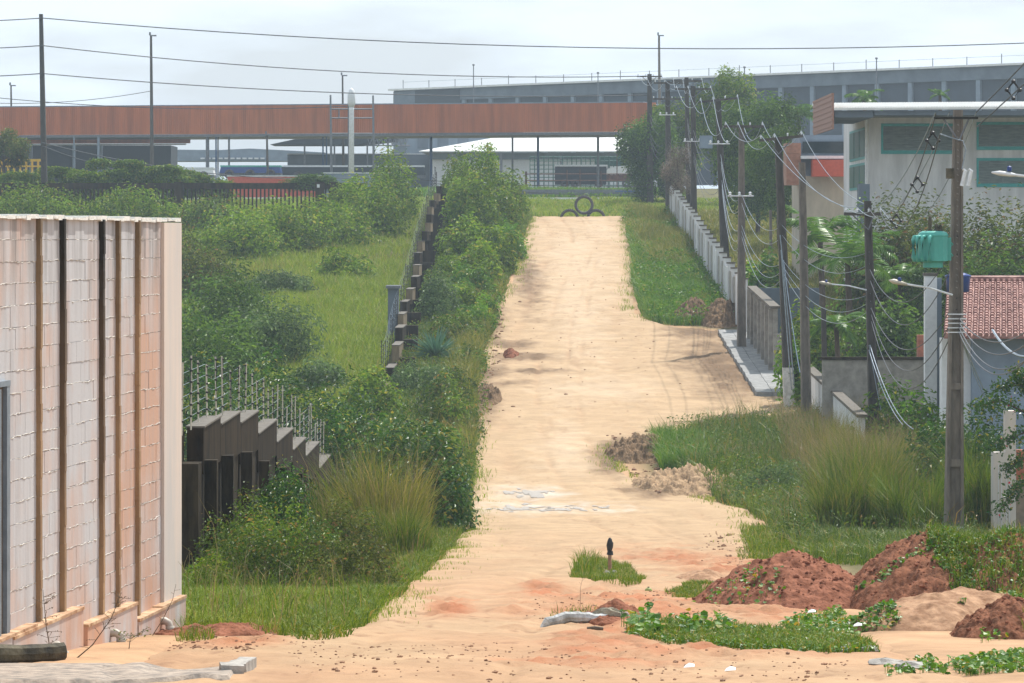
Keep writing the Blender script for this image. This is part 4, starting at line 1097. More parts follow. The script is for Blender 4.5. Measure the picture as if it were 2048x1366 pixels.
for i in range(12): z = gz(370 - i * 7, D); mb.bx(gx(1572, D), gx(1601, D), D - .3 - .03 * (i % 2), D + 2, z, z + 7 * D / F - .004)
mb.build('tiled_column', pm('tiled_column_brown', (0.34, 0.16, 0.10), var=.15, rough=.6), wg)

# stepped yard wall along the right verge
yw = empty('yard_wall', (10.15, 215, T(10.15, 215)), 'long stepped pale concrete yard wall running up the right side behind the poles', 'wall')
D0 = 177.0
i = 0
while D0 < 256:
    zt = T(10.2, D0 + 1.7) + 2.1
    mb = MB(yw.location); mb.bx(10.15, 10.35, D0, D0 + 3.3, T(10.2, D0) - .5, zt); b = mb.build('panel', M['conc'] if i % 3 else M['offwhite'], yw)
    mb = MB(yw.location); mb.bx(10.08, 10.42, D0 - .22, D0 + .10, T(10.2, D0) - .5, zt + .14); pb = mb.build('post', M['offwhite'], yw)
    mb = MB(yw.location); mb.bx(10.04, 10.46, D0 - .26, D0 + .14, zt + .143, zt + .21); mb.build('cap', M['caps'], pb)
    D0 += 3.4; i += 1
# ribbed gate wall and its sidewalk
gw = empty('gate_wall', (10.3, 165, T(10.3, 165)), 'tall ribbed concrete wall with sloping top standing on the paved sidewalk', 'wall')
mb = MB(gw.location)
za, zb = gz(617, 158), gz(577, 172)
mb.hexa([(10.3, 158, T(10.3, 158) - .4), (10.5, 158, T(10.3, 158) - .4), (10.5, 173, T(10.3, 172) - .4), (10.3, 173, T(10.3, 172) - .4)], [(10.3, 158, za), (10.5, 158, za), (10.5, 173, zb), (10.3, 173, zb)])
mb.build('wall', M['conc'], gw)
mb = MB(gw.location); mb.hexa([(10.18, 157.9, za + .003), (10.58, 157.9, za + .003), (10.58, 173.1, zb + .003), (10.18, 173.1, zb + .003)], [(10.18, 157.9, za + .1), (10.58, 157.9, za + .1), (10.58, 173.1, zb + .1), (10.18, 173.1, zb + .1)]); mb.build('coping', M['caps'], gw)
for k in range(7):
    d = 158.1 + k * 2.4; z = za + (zb - za) * (d - 158) / 15
    mb = MB(gw.location); mb.bx(10.14, 10.297, d, d + .3, T(10.3, d) - .3, z - .02); mb.build('rib', M['conc'], gw)
mb = MB(gw.location); mb.bx(10.52, gx(1640, 174), 173.2, 173.5, T(11, 173) - .4, gz(576, 173)); mb.build('return_wall', M['hang'], gw)
mb = MB(gw.location); mb.bx(10.3, 10.75, 157.5, 157.88, T(10.3, 157) - .4, za - 1.0); mb.build('gate_pier', M['conc'], gw)
sw = MB((9.6, 163, T(9.6, 163)))
n = 28
for i in range(n):
    d0 = 149.3 + 28 * i / n; d1 = d0 + 28 / n - .02
    xa, xb = 9.12 + .02 * (i % 2), 10.95
    for j in range(3):
        x0 = xa + (xb - xa) * j / 3; x1 = xa + (xb - xa) * (j + 1) / 3 - .02
        sw.hexa([(x0, d0, T(9.6, d0) - .4), (x1, d0, T(9.6, d0) - .4), (x1, d1, T(9.6, d1) - .4), (x0, d1, T(9.6, d1) - .4)], [(x0, d0, T(9.6, d0) + .17), (x1, d0, T(9.6, d0) + .17), (x1, d1, T(9.6, d1) + .17), (x0, d1, T(9.6, d1) + .17)])
tag(sw.build('sidewalk', M['flag']), 'raised grey slab sidewalk below the ribbed gate wall', 'sidewalk', kind='structure')
# low walls nearer on the right
lw = empty('garden_wall', (10.9, 138, T(10.9, 138)), 'low pale garden wall with sloping coping below the small pole', 'wall')
mb = MB(lw.location)
za, zb = gz(735, 147), gz(835, 124)
mb.hexa([(10.75, 124, -8), (10.95, 124, -8), (10.95, 147, -8), (10.75, 147, -8)], [(10.75, 124, zb), (10.95, 124, zb), (10.95, 147, za), (10.75, 147, za)]); mb.build('wall', M['offwhite'], lw)
mb = MB(lw.location)
mb.hexa([(10.68, 123.9, zb + .003), (11.02, 123.9, zb + .003), (11.02, 147.1, za + .003), (10.68, 147.1, za + .003)], [(10.68, 123.9, zb + .1), (11.02, 123.9, zb + .1), (11.02, 147.1, za + .1), (10.68, 147.1, za + .1)]); mb.build('coping', M['caps'], lw)
bw = empty('block_wall', (gx(1780, 134), 134, T(13, 134)), 'weathered grey block wall behind the shrubs, left of the red tiled house', 'wall')
mb = MB(bw.location); mb.bx(gx(1645, 134), gx(1950, 134), 134, 134.25, -8.5, gz(720, 134)); mb.build('wall', M['conc'], bw)
mb = MB(bw.location); mb.bx(gx(1645, 134) - .05, gx(1950, 134) + .02, 133.95, 134.3, gz(720, 134) + .003, gz(714, 134)); mb.build('coping', M['mould'], bw)
mb = MB(bw.location); mb.bx(gx(1835, 135.5), gx(1852, 135.5), 135.4, 135.8, -8, gz(670, 135.5)); mb.build('brick_pier', M['brick'], bw)
wc = empty('gate_column', (gx(1866, 129), 129, T(13.6, 129)), 'tall white plastered column under the turquoise transformer', 'column')
mb = MB(wc.location); mb.bx(gx(1850, 129), gx(1874, 129), 129, 129.4, -8, gz(552, 129)); mb.build('shaft', M['white'], wc)
mb = MB(wc.location); mb.bx(gx(1848, 129), gx(1876, 129), 128.97, 129.45, gz(552, 129) + .003, gz(546, 129)); mb.build('cap', M['caps'], wc)
mb = MB(wc.location); mb.bx(gx(1874, 129) + .003, gx(1884, 129), 129.1, 129.6, -8, gz(556, 129)); mb.build('side_pilaster', M['bluegrey'], wc)
# house with red tiles
hs = empty('house', (gx(1985, 120), 120, T(14.5, 120)), 'blue grey house with red clay tile roof at the right edge', 'house')
D = 119.0
x0, x1, xr0 = gx(1888, D), gx(2260, D), gx(1896, 127.5)
ze, zr = gz(672, D), gz(560, 127.5)
mb = MB(hs.location); mb.bx(gx(1946, 120), x1 - .3, 120, 127, -9, ze - .12); mb.build('wall', M['housewall'], hs)
mb = MB(hs.location); mb.hexa([(x0, D, ze - .08), (x1, D, ze - .08), (x1, 127.5, zr - .08), (xr0, 127.5, zr - .08)], [(x0, D, ze - .01), (x1, D, ze - .01), (x1, 127.5, zr - .01), (xr0, 127.5, zr - .01)]); rfb = mb.build('roof', M['tile'], hs)
mb = MB(hs.location)
nx_, ny_ = 32, 22
for i in range(nx_):
    xa = x0 + (x1 - x0) * i / nx_ + .05; sk = xr0 - x0
    for j in range(ny_):
        t0, t1 = j / ny_, (j + 1.15) / ny_
        p0 = Vector((xa + sk * t0 + g.uniform(-.008, .008), D + 8.5 * t0, ze + (zr - ze) * t0 + .03)); p1 = Vector((xa + sk * min(1, t1), D + 8.5 * min(1, t1), ze + (zr - ze) * min(1, t1) + .0))
        mb.tube([p0, p1], [.075, .055], 6)
mb.build('roof_tiles', M['tile'], rfb)
mb = MB(hs.location); mb.tube([(xr0 + .05, 127.5, zr + .02), (x1, 127.5, zr + .02)], .12, 8); mb.build('ridge', M['tile'], rfb)
mb = MB(hs.location); mb.bx(xr0, x1, 128, 128.3, -8, zr + .15); mb.build('parapet', M['mould'], hs)
mb = MB(hs.location); mb.bx(x0 + .1, gx(1946, 120) - .01, 120.5, 121.2, -9, ze - .1); mb.build('side_wall', M['white'], hs)
tk = empty('water_tank', (gx(1916, 118), 118, gz(584, 118)), 'round blue plastic water tank behind the transformer pole', 'water tank')
mb = MB(); mb.lathe((0, 0, 0), [(.33, 0), (.36, .40), (.37, .44)], 18); mb.build('body', M['tank'], tk, smooth=True)
mb = MB(); mb.lathe((0, 0, 0), [(.39, .443), (.39, .49), (.2, .56), (.12, .58)], 18); mb.build('lid', M['tank'], tk, smooth=True)
ts = empty('tank_stand', (gx(1914, 118), 118, T(14, 118)), 'plain masonry stand carrying the blue water tank', 'stand')
mb = MB(ts.location); mb.bx(gx(1904, 118), gx(1925, 118), 117.9, 118.2, -8, gz(584, 118) - .003); mb.build('pier', M['conc'], ts)
# white gate post with brown wall near the right edge
gp_ = empty('gate_post', (gx(2010, 88), 88, T(10.8, 88)), 'white stained concrete gate post with raised step beside the red earth mound', 'gate post')
mb = MB(gp_.location); mb.bx(gx(1986, 88), gx(2032, 88), 88, 88.4, -8.5, gz(905, 88)); mb.build('lower_block', endm, gp_)
mb = MB(gp_.location); mb.bx(gx(2011, 88), gx(2032, 88), 88.01, 88.39, gz(905, 88) + .003, gz(822, 88)); mb.build('upper_block', endm, gp_)
mb = MB(gp_.location)
for q in (1997, 2003, 2013, 2019): mb.tube([(gx(q, 88), 87.99, -8), (gx(q, 88), 87.99, gz(930, 88))], .012, 5)
mb.build('stiles', M['offwhite'], gp_)
w2 = empty('plaster_wall', (gx(2060, 88.6), 88.6, T(11.5, 88)), 'brown plaster wall with brick top right of the white gate post', 'wall')
mb = MB(w2.location); mb.bx(gx(2033, 88.6), gx(2200, 88.6), 88.6, 88.85, -8.5, gz(960, 88.6)); mb.build('wall', pm('brown_plaster', (.25, .20, .15), var=.2), w2)
mb = MB(w2.location); mb.bx(gx(2033, 88.6), gx(2200, 88.6), 88.62, 88.83, gz(960, 88.6) + .003, gz(900, 88.6)); mb.build('brick_top', M['brick'], w2)

# ------------------------------------------------------------------ utility poles
POLES = {}
def pole(key, label, pt, yt, pb, D, wb, wt, m, arm=None, lamp=None, ribs=(), base=None, arm2=None, short=False):
    xb, xt = gx(pb, D), gx(pt, D); zb, zt = T(xb, D), gz(yt, D)
    root = empty('utility_pole', (xb, D, zb), label, 'utility pole')
    mb = MB(root.location)
    def sec(z, k):
        t = (z - zb) / (zt - zb); return xb + (xt - xb) * t, (wb + (wt - wb) * t) / 2
    za, n = zb - .6, 1
    (xc0, h0), (xc1, h1) = sec(za, 0), sec(zt, 0)
    dp0, dp1 = h0 * 1.1, h1 * 1.1
    for s0, s1, in_ in ((-1, -.62, 0), (.62, 1, 0), (-.62, .62, 1)):
        k0, k1 = (dp0, dp1) if not in_ else (dp0 * .55, dp1 * .55)
        e = 0.0015 if in_ else 0
        mb.hexa([(xc0 + h0 * s0 + e, D - k0, za), (xc0 + h0 * s1 - e, D - k0, za), (xc0 + h0 * s1 - e, D + k0, za), (xc0 + h0 * s0 + e, D + k0, za)],
                [(xc1 + h1 * s0 + e, D - k1, zt), (xc1 + h1 * s1 - e, D - k1, zt), (xc1 + h1 * s1 - e, D + k1, zt), (xc1 + h1 * s0 + e, D + k1, zt)])
    sh = mb.build('shaft', M[m], root)
    if ribs:
        for y, hh in ribs:
            mb = MB(root.location); z = gz(y, D); xc, h = sec(z, 0); mb.bx(xc - h * .61, xc + h * .61, D - h * 1.02, D - h * .56, z - hh / 2, z + hh / 2); mb.build('cross_rib', M[m], sh)
    if base:
        mb = MB(root.location); z0, z1 = zb - .3, gz(base, D); (a0, q0), (a1, q1) = sec(z0, 0), sec(z1, 0)
        mb.hexa([(a0 - q0 - .006, D - q0 * 1.1 - .006, z0), (a0 + q0 + .006, D - q0 * 1.1 - .006, z0), (a0 + q0 + .006, D + q0 * 1.1 + .006, z0), (a0 - q0 - .006, D + q0 * 1.1 + .006, z0)],
                [(a1 - q1 - .006, D - q1 * 1.1 - .006, z1), (a1 + q1 + .006, D - q1 * 1.1 - .006, z1), (a1 + q1 + .006, D + q1 * 1.1 + .006, z1), (a1 - q1 - .006, D + q1 * 1.1 + .006, z1)])
        mb.build('painted_lit_base', M['polepaint'], root)
    ends = []
    for a in (arm, arm2):
        if not a: continue
        pl, pr, ya = a[:3]; yb_ = a[3] if len(a) > 3 else ya
        A, B = at(pl, ya, D - wt), at(pr, yb_, D - wt)
        mb = MB(root.location); q_ = .05 if key == 'a' else .10; mb.box((A + B) / 2, ((B - A).length, q_ * 1.1, q_), ry=-math.atan2(B.z - A.z, B.x - A.x)); ca = mb.build('crossarm', M['poledark'], root)
        for t in (.04, .35, .65, .96):
            p = A.lerp(B, t)
            if a is arm: ends.append(p + Vector((0, 0, .12 if key == 'a' else .2)))
            if key == 'a': continue
            mb = MB(root.location); mb.lathe(p + Vector((0, 0, .05)), [(.015, 0), (.035, .03), (.02, .05), (.04, .08), (.02, .12)], 8); mb.build('insulator', M['porc'], ca, smooth=True)
        mb = MB(root.location); xc, h = sec(A.z, 0); mb.tube([A.lerp(B, .2), (xc, D - wt, A.z - .5)], .02, 4); mb.tube([A.lerp(B, .8), (xc, D - wt, A.z - .5)], .02, 4); mb.build('brace', M['steel'], ca)
    if lamp:
        (hx, hy), (ax, ay) = lamp; A, B = at(ax, ay, D - .2), at(hx, hy, D - .4)
        mb = MB(root.location); mb.tube([A, A.lerp(B, .5) + Vector((0, 0, .04)), B], .025, 6); la = mb.build('lamp_arm', M['galv'], root)
        mb = MB(root.location); d = (B - A).normalized(); mb.tube([B - d * .05, B + d * .08, B + d * .26, B + d * .36], [.025, .045, .055, .015], 8); lh = mb.build('lamp_head', M['rod'], la, smooth=True)
        mb = MB(root.location); mb.lathe(B + d * .12 + Vector((0, 0, .05)), [(.03, -.02), (.04, .0), (.04, .05), (.01, .07)], 10); mb.build('photocell', M['tank'], lh)
    def pt_(z): xc, h = sec(z, 0); return Vector((xc, D - h * 1.15, z))
    POLES[key] = dict(root=root, ends=ends, pt=pt_, zb=zb, zt=zt, D=D, m=m)
    return root
P1 = pole('a', 'tall near concrete pole with perforated dark top and whitewashed foot behind the red mound', 1916, 220, 1907, 85.5, .40, .19, 'pole', arm=(1868, 1956, 236), lamp=((1810, 568), (1905, 590)),
     ribs=((1068, .26), (925, .16), (772, .14)), base=1052)
stp = stainmat('weathered_pole', .012, 3.2, 5.6, (.15, .13, .105)); P1.children[0].data.materials[0] = stp
mb = MB(P1.location)      # dark weathered upper half with perforations
for i in range(27):
    z = gz(250 + i * 12.5, 85.5); c = POLES['a']['pt'](z); mb.box(c + Vector((0, .05, 0)), (.045, .012, .022), ry=R(35))
mb.build('perforations', M['conc'], P1)
mb = MB(P1.location); p = at(1900, 347, 85.3); mb.box(p, (.16, .18, .22)); mb.build('junction_box', M['curb'], P1)
mb = MB(P1.location)
for dx in (0, .14): p = at(1924 + dx * 85, 372, 85.2); mb.tube([p, p + Vector((.07, 0, .33))], [.05, .04], 8); mb.tube([p + Vector((.02, 0, .36)), p + Vector((.1, 0, .3))], .03, 6)
mb.build('cutout_fuses', M['porc'], P1)
mb = MB(P1.location); pts = [at(1924, 338, 85.2), at(1932, 300, 85.2), at(1926, 282, 85.2), at(1905, 276, 85.2), at(1880, 268, 85.2)]; mb.tube(pts, .014, 5); mb.build('jumper_wire', M['wire'], P1)
mb = MB(P1.location)
for i in range(5): z = gz(628 + i * 9, 85.5); c = POLES['a']['pt'](z); mb.bx(c.x - .2, c.x + .2, 85.25, 85.27, z - .012, z + .012)
mb.build('clamp_bands', M['galv'], P1)
pole('b', 'dark leaning pole between the palm and the transformer pole, short crossarm at its top', 1735, 402, 1750, 126, .34, .22, 'poledark', arm=(1688, 1764, 428), lamp=((1660, 568), (1733, 580)))
pole('c', 'grey brown pole whose top stands left of the red awning', 1604, 325, 1613, 140, .36, .22, 'pole')
pole('d', 'thick dark pole bundled with bright cables, its arm pointing right toward the annex', 1556, 275, 1579, 145.5, .40, .24, 'poledark', arm=(1518, 1606, 281, 272), base=735)  # pale base puts the lit tone of the lower shaft into colour
pole('e', 'grey pole standing at the head of the slab sidewalk', 1483, 250, 1483, 169, .38, .22, 'pole', arm=(1448, 1528, 253))
pole('f', 'dark pole leaning left in the weeds above the small dirt heap', 1436, 198, 1452, 205, .46, .26, 'poledark', arm=(1398, 1478, 204, 196))
pole('g', 'dark pole with low crossarm rising from the bright weeds of the right verge', 1386, 172, 1388, 236, .40, .26, 'poledark', arm=(1350, 1424, 178))
pole('h', 'dark pole close behind the verge pole with the highest crossarm', 1373, 155, 1378, 256, .36, .24, 'poledark', arm=(1344, 1406, 162))
pole('i', 'dark pole beside the round roadside tree with two crossarms', 1335, 162, 1338, 262, .44, .28, 'poledark', arm=(1308, 1370, 166), arm2=(1305, 1365, 198))
pole('j', 'farthest dark pole sunk in the round roadside tree below the highway lamp', 1299, 148, 1300, 287, .46, .3, 'poledark', arm=(1274, 1324, 153))
pole('k', 'short dark stub pole between the thick cable pole and the leaning pole', 1647, 615, 1651, 138, .20, .16, 'poledark')
pole('l', 'thin pale grey pole in the yard behind the stepped wall', 1541, 420, 1543, 186, .16, .12, 'pole')
pole('m', 'tall dark concrete pole at far left carrying three long cables across the sky', 82, 28, 90, 266, .42, .24, 'poledark')
mb = MB(POLES['g']['root'].location); p = at(1412, 284, 235.5); mb.box(p, (.75, .5, .75)); mb.build('transformer_box', M['bluegrey'], POLES['g']['root'])
for k_, y_ in (('e', 392), ('f', 288), ('i', 230), ('g', 283)):
    c = POLES[k_]['pt'](gz(y_, POLES[k_]['D'])); mb = MB(POLES[k_]['root'].location)
    for q_ in (-.5, -.1, .35): mb.lathe(c + Vector((q_, -.1, 0)), [(.03, 0), (.07, .04), (.04, .08), (.07, .13), (.02, .18)], 8)
    mb.tube([c + Vector((-.6, -.1, .0)), c + Vector((.5, -.1, .0))], .03, 5); mb.build('insulator_rack', M['porc'], POLES[k_]['root'])
cl = empty('street_lamp', (gx(2120, 70), 70, T(9.6, 70)), 'street lamp head with blue photocell reaching in from the right edge', 'street lamp')
mb = MB(cl.location); xx = gx(2120, 70); mb.tube([(xx, 70, T(9.6, 70) - .4), (xx, 70, 1.6)], [.18, .12], 8); mb.build('pole', M['pole'], cl)
mb = MB(cl.location); A, B = at(2120, 360, 69.9), at(2030, 350, 69.8); mb.tube([A, B], .028, 6); la = mb.build('lamp_arm', M['galv'], cl)
mb = MB(cl.location); d = (B - A).normalized(); mb.tube([B - d * .05, B + d * .08, B + d * .28, B + d * .42], [.02, .038, .045, .012], 8); lh = mb.build('lamp_head', M['galv'], la, smooth=True)
mb = MB(cl.location); mb.lathe(B + d * .1 + Vector((0, 0, .05)), [(.03, 0), (.042, .02), (.042, .08), (.01, .1)], 10); mb.build('photocell', M['tank'], lh)

# turquoise transformer hung on the near pole
tf = empty('transformer', at(1862, 535, 85.2), 'turquoise distribution transformer hung on the near concrete pole', 'transformer')
px = lambda v: v * 85.2 / F
mb = MB()
mb.lathe((px(4), 0, 0), [(px(20), 0), (px(20), px(10)), (px(22), px(12)), (px(30), px(13)), (px(30), px(62)), (px(31), px(64)), (px(28), px(70)), (px(20), px(73))], 20); mb.build('tank', M['tealbright'], tf, smooth=False)
for i, a in enumerate((-3.3, -2.95, -2.6, -2.25, -1.85)):
    mb = MB(); c, s = math.cos(a), math.sin(a); r0, r1 = px(27), px(40); o = px(4)
    mb.tube([(o + c * r0, s * r0, px(62)), (o + c * r1 * .96, s * r1 * .96, px(61)), (o + c * r1, s * r1, px(55)), (o + c * r1, s * r1, px(20)), (o + c * r1 * .96, s * r1 * .96, px(15)), (o + c * r0, s * r0, px(14))], px(3.6), 8); mb.build('radiator_tube', M['tealbright'], tf, smooth=True)
mb = MB()
for sx in (0,):
    mb.bx(px(30), px(40), -.05, .05, px(14), px(60)); mb.tube([(px(34), 0, px(56)), (px(44), .02, px(46)), (px(34), 0, px(38))], .02, 4); mb.tube([(px(34), 0, px(34)), (px(44), .02, px(24)), (px(34), 0, px(16))], .02, 4)
mb.build('mounting_bracket', M['tealbright'], tf)
for dx, h in ((-2, 30), (10, 14), (18, 12)):
    mb = MB(); mb.lathe((px(dx), 0 if dx < 0 else -.08, px(72)), [(.05, 0), (.06, px(4)), (.035, px(6)), (.045, px(h * .6)), (.03, px(h)), (.01, px(h + 2))], 10); mb.build('bushing', M['curb'], tf, smooth=True)

# ------------------------------------------------------------------ cables
def cat_(A, B, sag, n=18):
    A, B = Vector(A), Vector(B)
    return [A.lerp(B, t) - Vector((0, 0, sag * 4 * t * (1 - t))) for t in np.linspace(0, 1, n)]
def cable(label, group, strands, r, m, spacers=()):
    for A, B, sag in strands:
        pts = cat_(A, B, sag)
        mb = MB(pts[0]); mb.tube(pts, r, 5, caps=False)
        o = mb.build('overhead_cable', M[m]); tag(o, label, 'cable', group)
        yield o, pts
W_ = ('a', 'b'), ('b', 'd'), ('d', 'e'), ('e', 'f'), ('f', 'g'), ('g', 'h'), ('h', 'i'), ('i', 'j')
nmk = dict(a='near transformer pole', b='leaning palm pole', d='thick cable pole', e='sidewalk pole', f='left leaning verge pole', g='low crossarm verge pole', h='highest crossarm pole', i='two crossarm pole', j='farthest pole')
for p, q in W_:
    P, Q = POLES[p], POLES[q]
    L = abs(P['D'] - Q['D'])
    st = []
    for k in (0, 1, 3):
        st.append((P['ends'][k], Q['ends'][k], 0.0009 * L * L + .25 * (k == 1) + .1 * k if p != 'a' else 0.9 + .15 * k))
    lab = f'upper conductors sagging between the {nmk[p]} and the {nmk[q]}'
    for o, pts in cable(lab, lab, st, .012 if p in 'abd' else .014, 'wire'): pass
    lw_ = []
    for k, (fa, sg) in enumerate(((.70, .030), (.66, .034), (.56, .026), (.535, .032), (.51, .036))):
        a = P['pt'](P['zb'] + (fa * 9.4)); b = Q['pt'](Q['zb'] + fa * (9.4 if q != 'b' else 8.6))
        lw_.append((a, b, sg * L + .08 * k))
    lab = f'lower cable bundle drooping between the {nmk[p]} and the {nmk[q]}'
    for o, pts in cable(lab, lab, lw_, .012 if L > 24 else .011, 'wire' if p in 'bde' else 'wiredark'): pass
# compact line with diamond spacers from the off-frame pole
a0 = Vector((9.6, 40, 7.0))
ends = POLES['a']['ends']
lab = 'black insulated line with diamond spacers dropping from the upper right corner to the near pole'
for kk, (A, B, sg) in enumerate(((a0, ends[3], .22), (a0 + Vector((.35, 0, -.25)), ends[3] + Vector((.02, 0, -.3)), .26))):
    for o, pts in cable(lab, lab, [(A, B, sg)], .014, 'wiredark'):
        if kk == 0:
            for t in (13, 15):
                c = pts[t] + Vector((.16, 0, -.14)); mb = MB(pts[0])
                q = [c + Vector((0, 0, .17)), c + Vector((.13, 0, 0)), c + Vector((0, 0, -.17)), c + Vector((-.13, 0, 0)), c + Vector((0, 0, .17))]
                mb.tube(q, .022, 5)
                for z in q[:4]: mb.lathe(z - Vector((0, 0, .04)), [(.015, 0), (.045, .02), (.045, .06), (.015, .08)], 8)
                mb.build('spacer', M['blackp'], o)
lab = 'black insulated line with diamond spacers running from the near pole down to the palm pole'
eb = POLES['b']['ends']
for kk, (A, B, sg) in enumerate(((ends[0] + Vector((0, 0, -.05)), eb[2], 1.15), (ends[0] + Vector((.12, 0, -.35)), eb[3] + Vector((0, 0, -.15)), 1.25))):
    for o, pts in cable(lab, lab, [(A, B, sg)], .014, 'wiredark'):
        if kk == 0:
            for t in (1, 4, 9):
                c = pts[t] + Vector((.06, 0, -.14)); mb = MB(pts[0])
                q = [c + Vector((0, 0, .17)), c + Vector((.13, 0, 0)), c + Vector((0, 0, -.17)), c + Vector((-.13, 0, 0)), c + Vector((0, 0, .17))]
                mb.tube(q, .022, 5)
                for z in q[:4]: mb.lathe(z - Vector((0, 0, .04)), [(.015, 0), (.045, .02), (.045, .06), (.015, .08)], 8)
                mb.build('spacer', M['blackp'], o)
# long cables of the far left pole
pm_ = POLES['m']
for y0, B, lab, yl, sg in ((36, (2150, 82, 262), 'highest long cable crossing the whole sky from the far left pole', 38, 1.15), (91, (1299, 152, 287), 'middle long cable from the far left pole toward the farthest crossarm pole', 94, .75), (147, (1299, 190, 287), 'lowest long cable from the far left pole toward the farthest pole', 150, .6)):
    A = at(84, y0, 265.8)
    for o, pts in cable(lab, None, [(A, at(*B), sg)], .034, 'wiredark'): pass
    lab2 = lab.split(' long')[0] + ' cable running out of the picture to the left from the far left pole'
    for o, pts in cable(lab2, None, [(A, at(-160, y0 + 6, 262), .1)], .034, 'wiredark'): pass
for lab, A, B, sg, r in (('thin slack wire over the left end of the canopy', at(-60, 190, 320), at(700, 212, 318), .6, .03), ('faint wire fanning from the slender lamp post over the canopy', at(-40, 205, 319), at(302, 182, 318), .4, .025),
        ('blue service wire slanting across the dark open shed', at(84, 285, 265.5), at(760, 352, 300), 1.0, .03), ('second blue service wire slanting below the first one', at(84, 292, 265.5), at(660, 362, 290), 1.4, .03),
        ('thin fence wire crossing in front of the highway and bushes', at(740, 352, 268), at(1320, 372, 262), .25, .02), ('lower thin fence wire crossing above the tyres', at(860, 366, 268), at(1320, 392, 262), .25, .02)):
    for o, pts in cable(lab, None, [(A, B, sg)], r, 'wiredark'): pass
P = POLES['a']; 
lab = 'pale service drop slanting from the near pole to the blue grey house wall'
for o, pts in cable(lab, lab, [(at(1916, 655, 85.3), at(1985, 812, 119), .1), (at(1918, 660, 85.3), at(1972, 800, 119.5), .1)], .012, 'wire'): pass
lab = 'service cables fanning from the near pole toward the right edge'
for o, pts in cable(lab, lab, [(at(1918, 636, 85.3), at(2100, 620, 60), .5), (at(1918, 645, 85.3), at(2100, 640, 60), .6), (at(1918, 655, 85.3), at(2100, 668, 60), .7), (at(1918, 665, 85.3), at(2100, 655, 60), .8)], .011, 'wiredark'): pass
lab = 'thick pale cable hanging over the red tiled roof edge at right'
for o, pts in cable(lab, None, [(at(1985, 660, 100), at(2090, 700, 80), .35)], .03, 'wire'): pass
lab = 'bundled strands running down the thick cable pole'
for o, pts in cable(lab, lab, [(at(1560, 470, 145.1), at(1588, 770, 145.1), -.1), (at(1562, 500, 145.0), at(1583, 780, 145.0), .1), (at(1567, 520, 145.05), at(1600, 745, 144), .2)], .02, 'wire'): pass
lab = 'slack strands hanging from the leaning palm pole into the grass'
for o, pts in cable(lab, lab, [(at(1738, 690, 125.7), at(1762, 820, 125.4), .05), (at(1738, 700, 125.7), at(1806, 850, 118), .3), (at(1740, 690, 125.7), at(1830, 860, 116), .5)], .012, 'wire'): pass

# ------------------------------------------------------------------ grass and ground cover (uncountable)
def pgrass(P, n, h, wd, lean=.4, avoid_road=True, hv=.5, px=True, patch=None):
    X, Y = scatter(P, n, px)
    if avoid_road:
        k = ~((Y > 30) & (Y < 266) & (X > np.interp(Y, *EL) + .15) & (X < np.interp(Y, *ER) - .1)); X, Y = X[k], Y[k]
    if patch is not None:
        k = fbm(X * patch[0], Y * patch[0], patch[2], 3) > patch[1]; X, Y = X[k], Y[k]
    hh = h * (0.6 + 0.8 * vnoise(X * .5, Y * .25, 77))
    return blades(X, Y, hh, wd, lean, hvar=hv)
def stuff(name, label, parts, m): tag(blade_obj(name, parts, m), label, None, None, 'stuff')
# near left patch
NLP = [(362, 1262), (360, 1120), (470, 1040), (620, 1040), (760, 1050), (900, 1070), (918, 1092), (850, 1130), (800, 1170), (745, 1215), (715, 1262), (690, 1284), (620, 1288), (480, 1262)]
stuff('grass', 'green roadside grass between the block wall and the sand road', [pgrass(NLP, 34000, .13, .012, 1.0), pgrass(NLP, 5000, .32, .011, .7), pgrass([(600, 1288), (690, 1284), (900, 1100), (930, 1060), (890, 1060), (700, 1200), (560, 1270)], 9000, .16, .016, .9, avoid_road=False)], LF['grass'])
stuff('lawn_grass', 'brighter low grass along the lower edge of the near left patch', [pgrass([(368, 1262), (365, 1170), (520, 1180), (700, 1180), (830, 1110), (745, 1215), (690, 1284), (480, 1264)], 16000, .12, .010, 1.0, patch=(1.1, -.12, 92))], LF['meadow'])
stuff('dry_grass', 'straw coloured dry stems scattered through the near roadside grass', [pgrass(NLP, 900, .55, .008, .6), pgrass([(430, 1180), (450, 1060), (700, 1040), (740, 1140)], 240, 1.0, .009, .4)], LF['straw'])
# left field
FLD = [(-11.5, 112), (-5.1, 112), (-5.0, 262), (-34, 262), (-20, 180)]
stuff('meadow_grass', 'bright green meadow grass filling the fenced field on the left', [pgrass(FLD, 90000, .42, .035, .5, False, px=False), pgrass([(-9.6, 140), (-5.1, 140), (-5.0, 215), (-12, 215)], 40000, .55, .03, .5, False, px=False)], LF['meadow'])
stuff('dry_meadow_grass', 'pale yellow dry grass patches in the fenced field', [pgrass(FLD, 42000, .6, .03, .5, False, px=False, patch=(.16, .07, 91))], LF['yellow'])
# strip between far left fence and road
LST = [(-4.6, 118), (-1.0, 118), (-.9, 150), (-1.0, 175), (1.3, 262), (-4.5, 262)]
stuff('verge_weeds', 'mixed weeds along the left edge of the climbing road', [pgrass(LST, 42000, .38, .028, .8, True, px=False), pgrass([(-2.6, 100), (-.7, 100), (-.9, 190), (-2.4, 190)], 12000, .3, .025, .8, True, px=False)], LF['weed'])
stuff('verge_grass', 'pale green tall grass hugging the left road edge on the slope', [pgrass([(-2.6, 128), (-1.2, 128), (-1.0, 170), (-.4, 200), (-2.2, 200)], 7000, .7, .025, .5, True, px=False)], LF['yellow'])
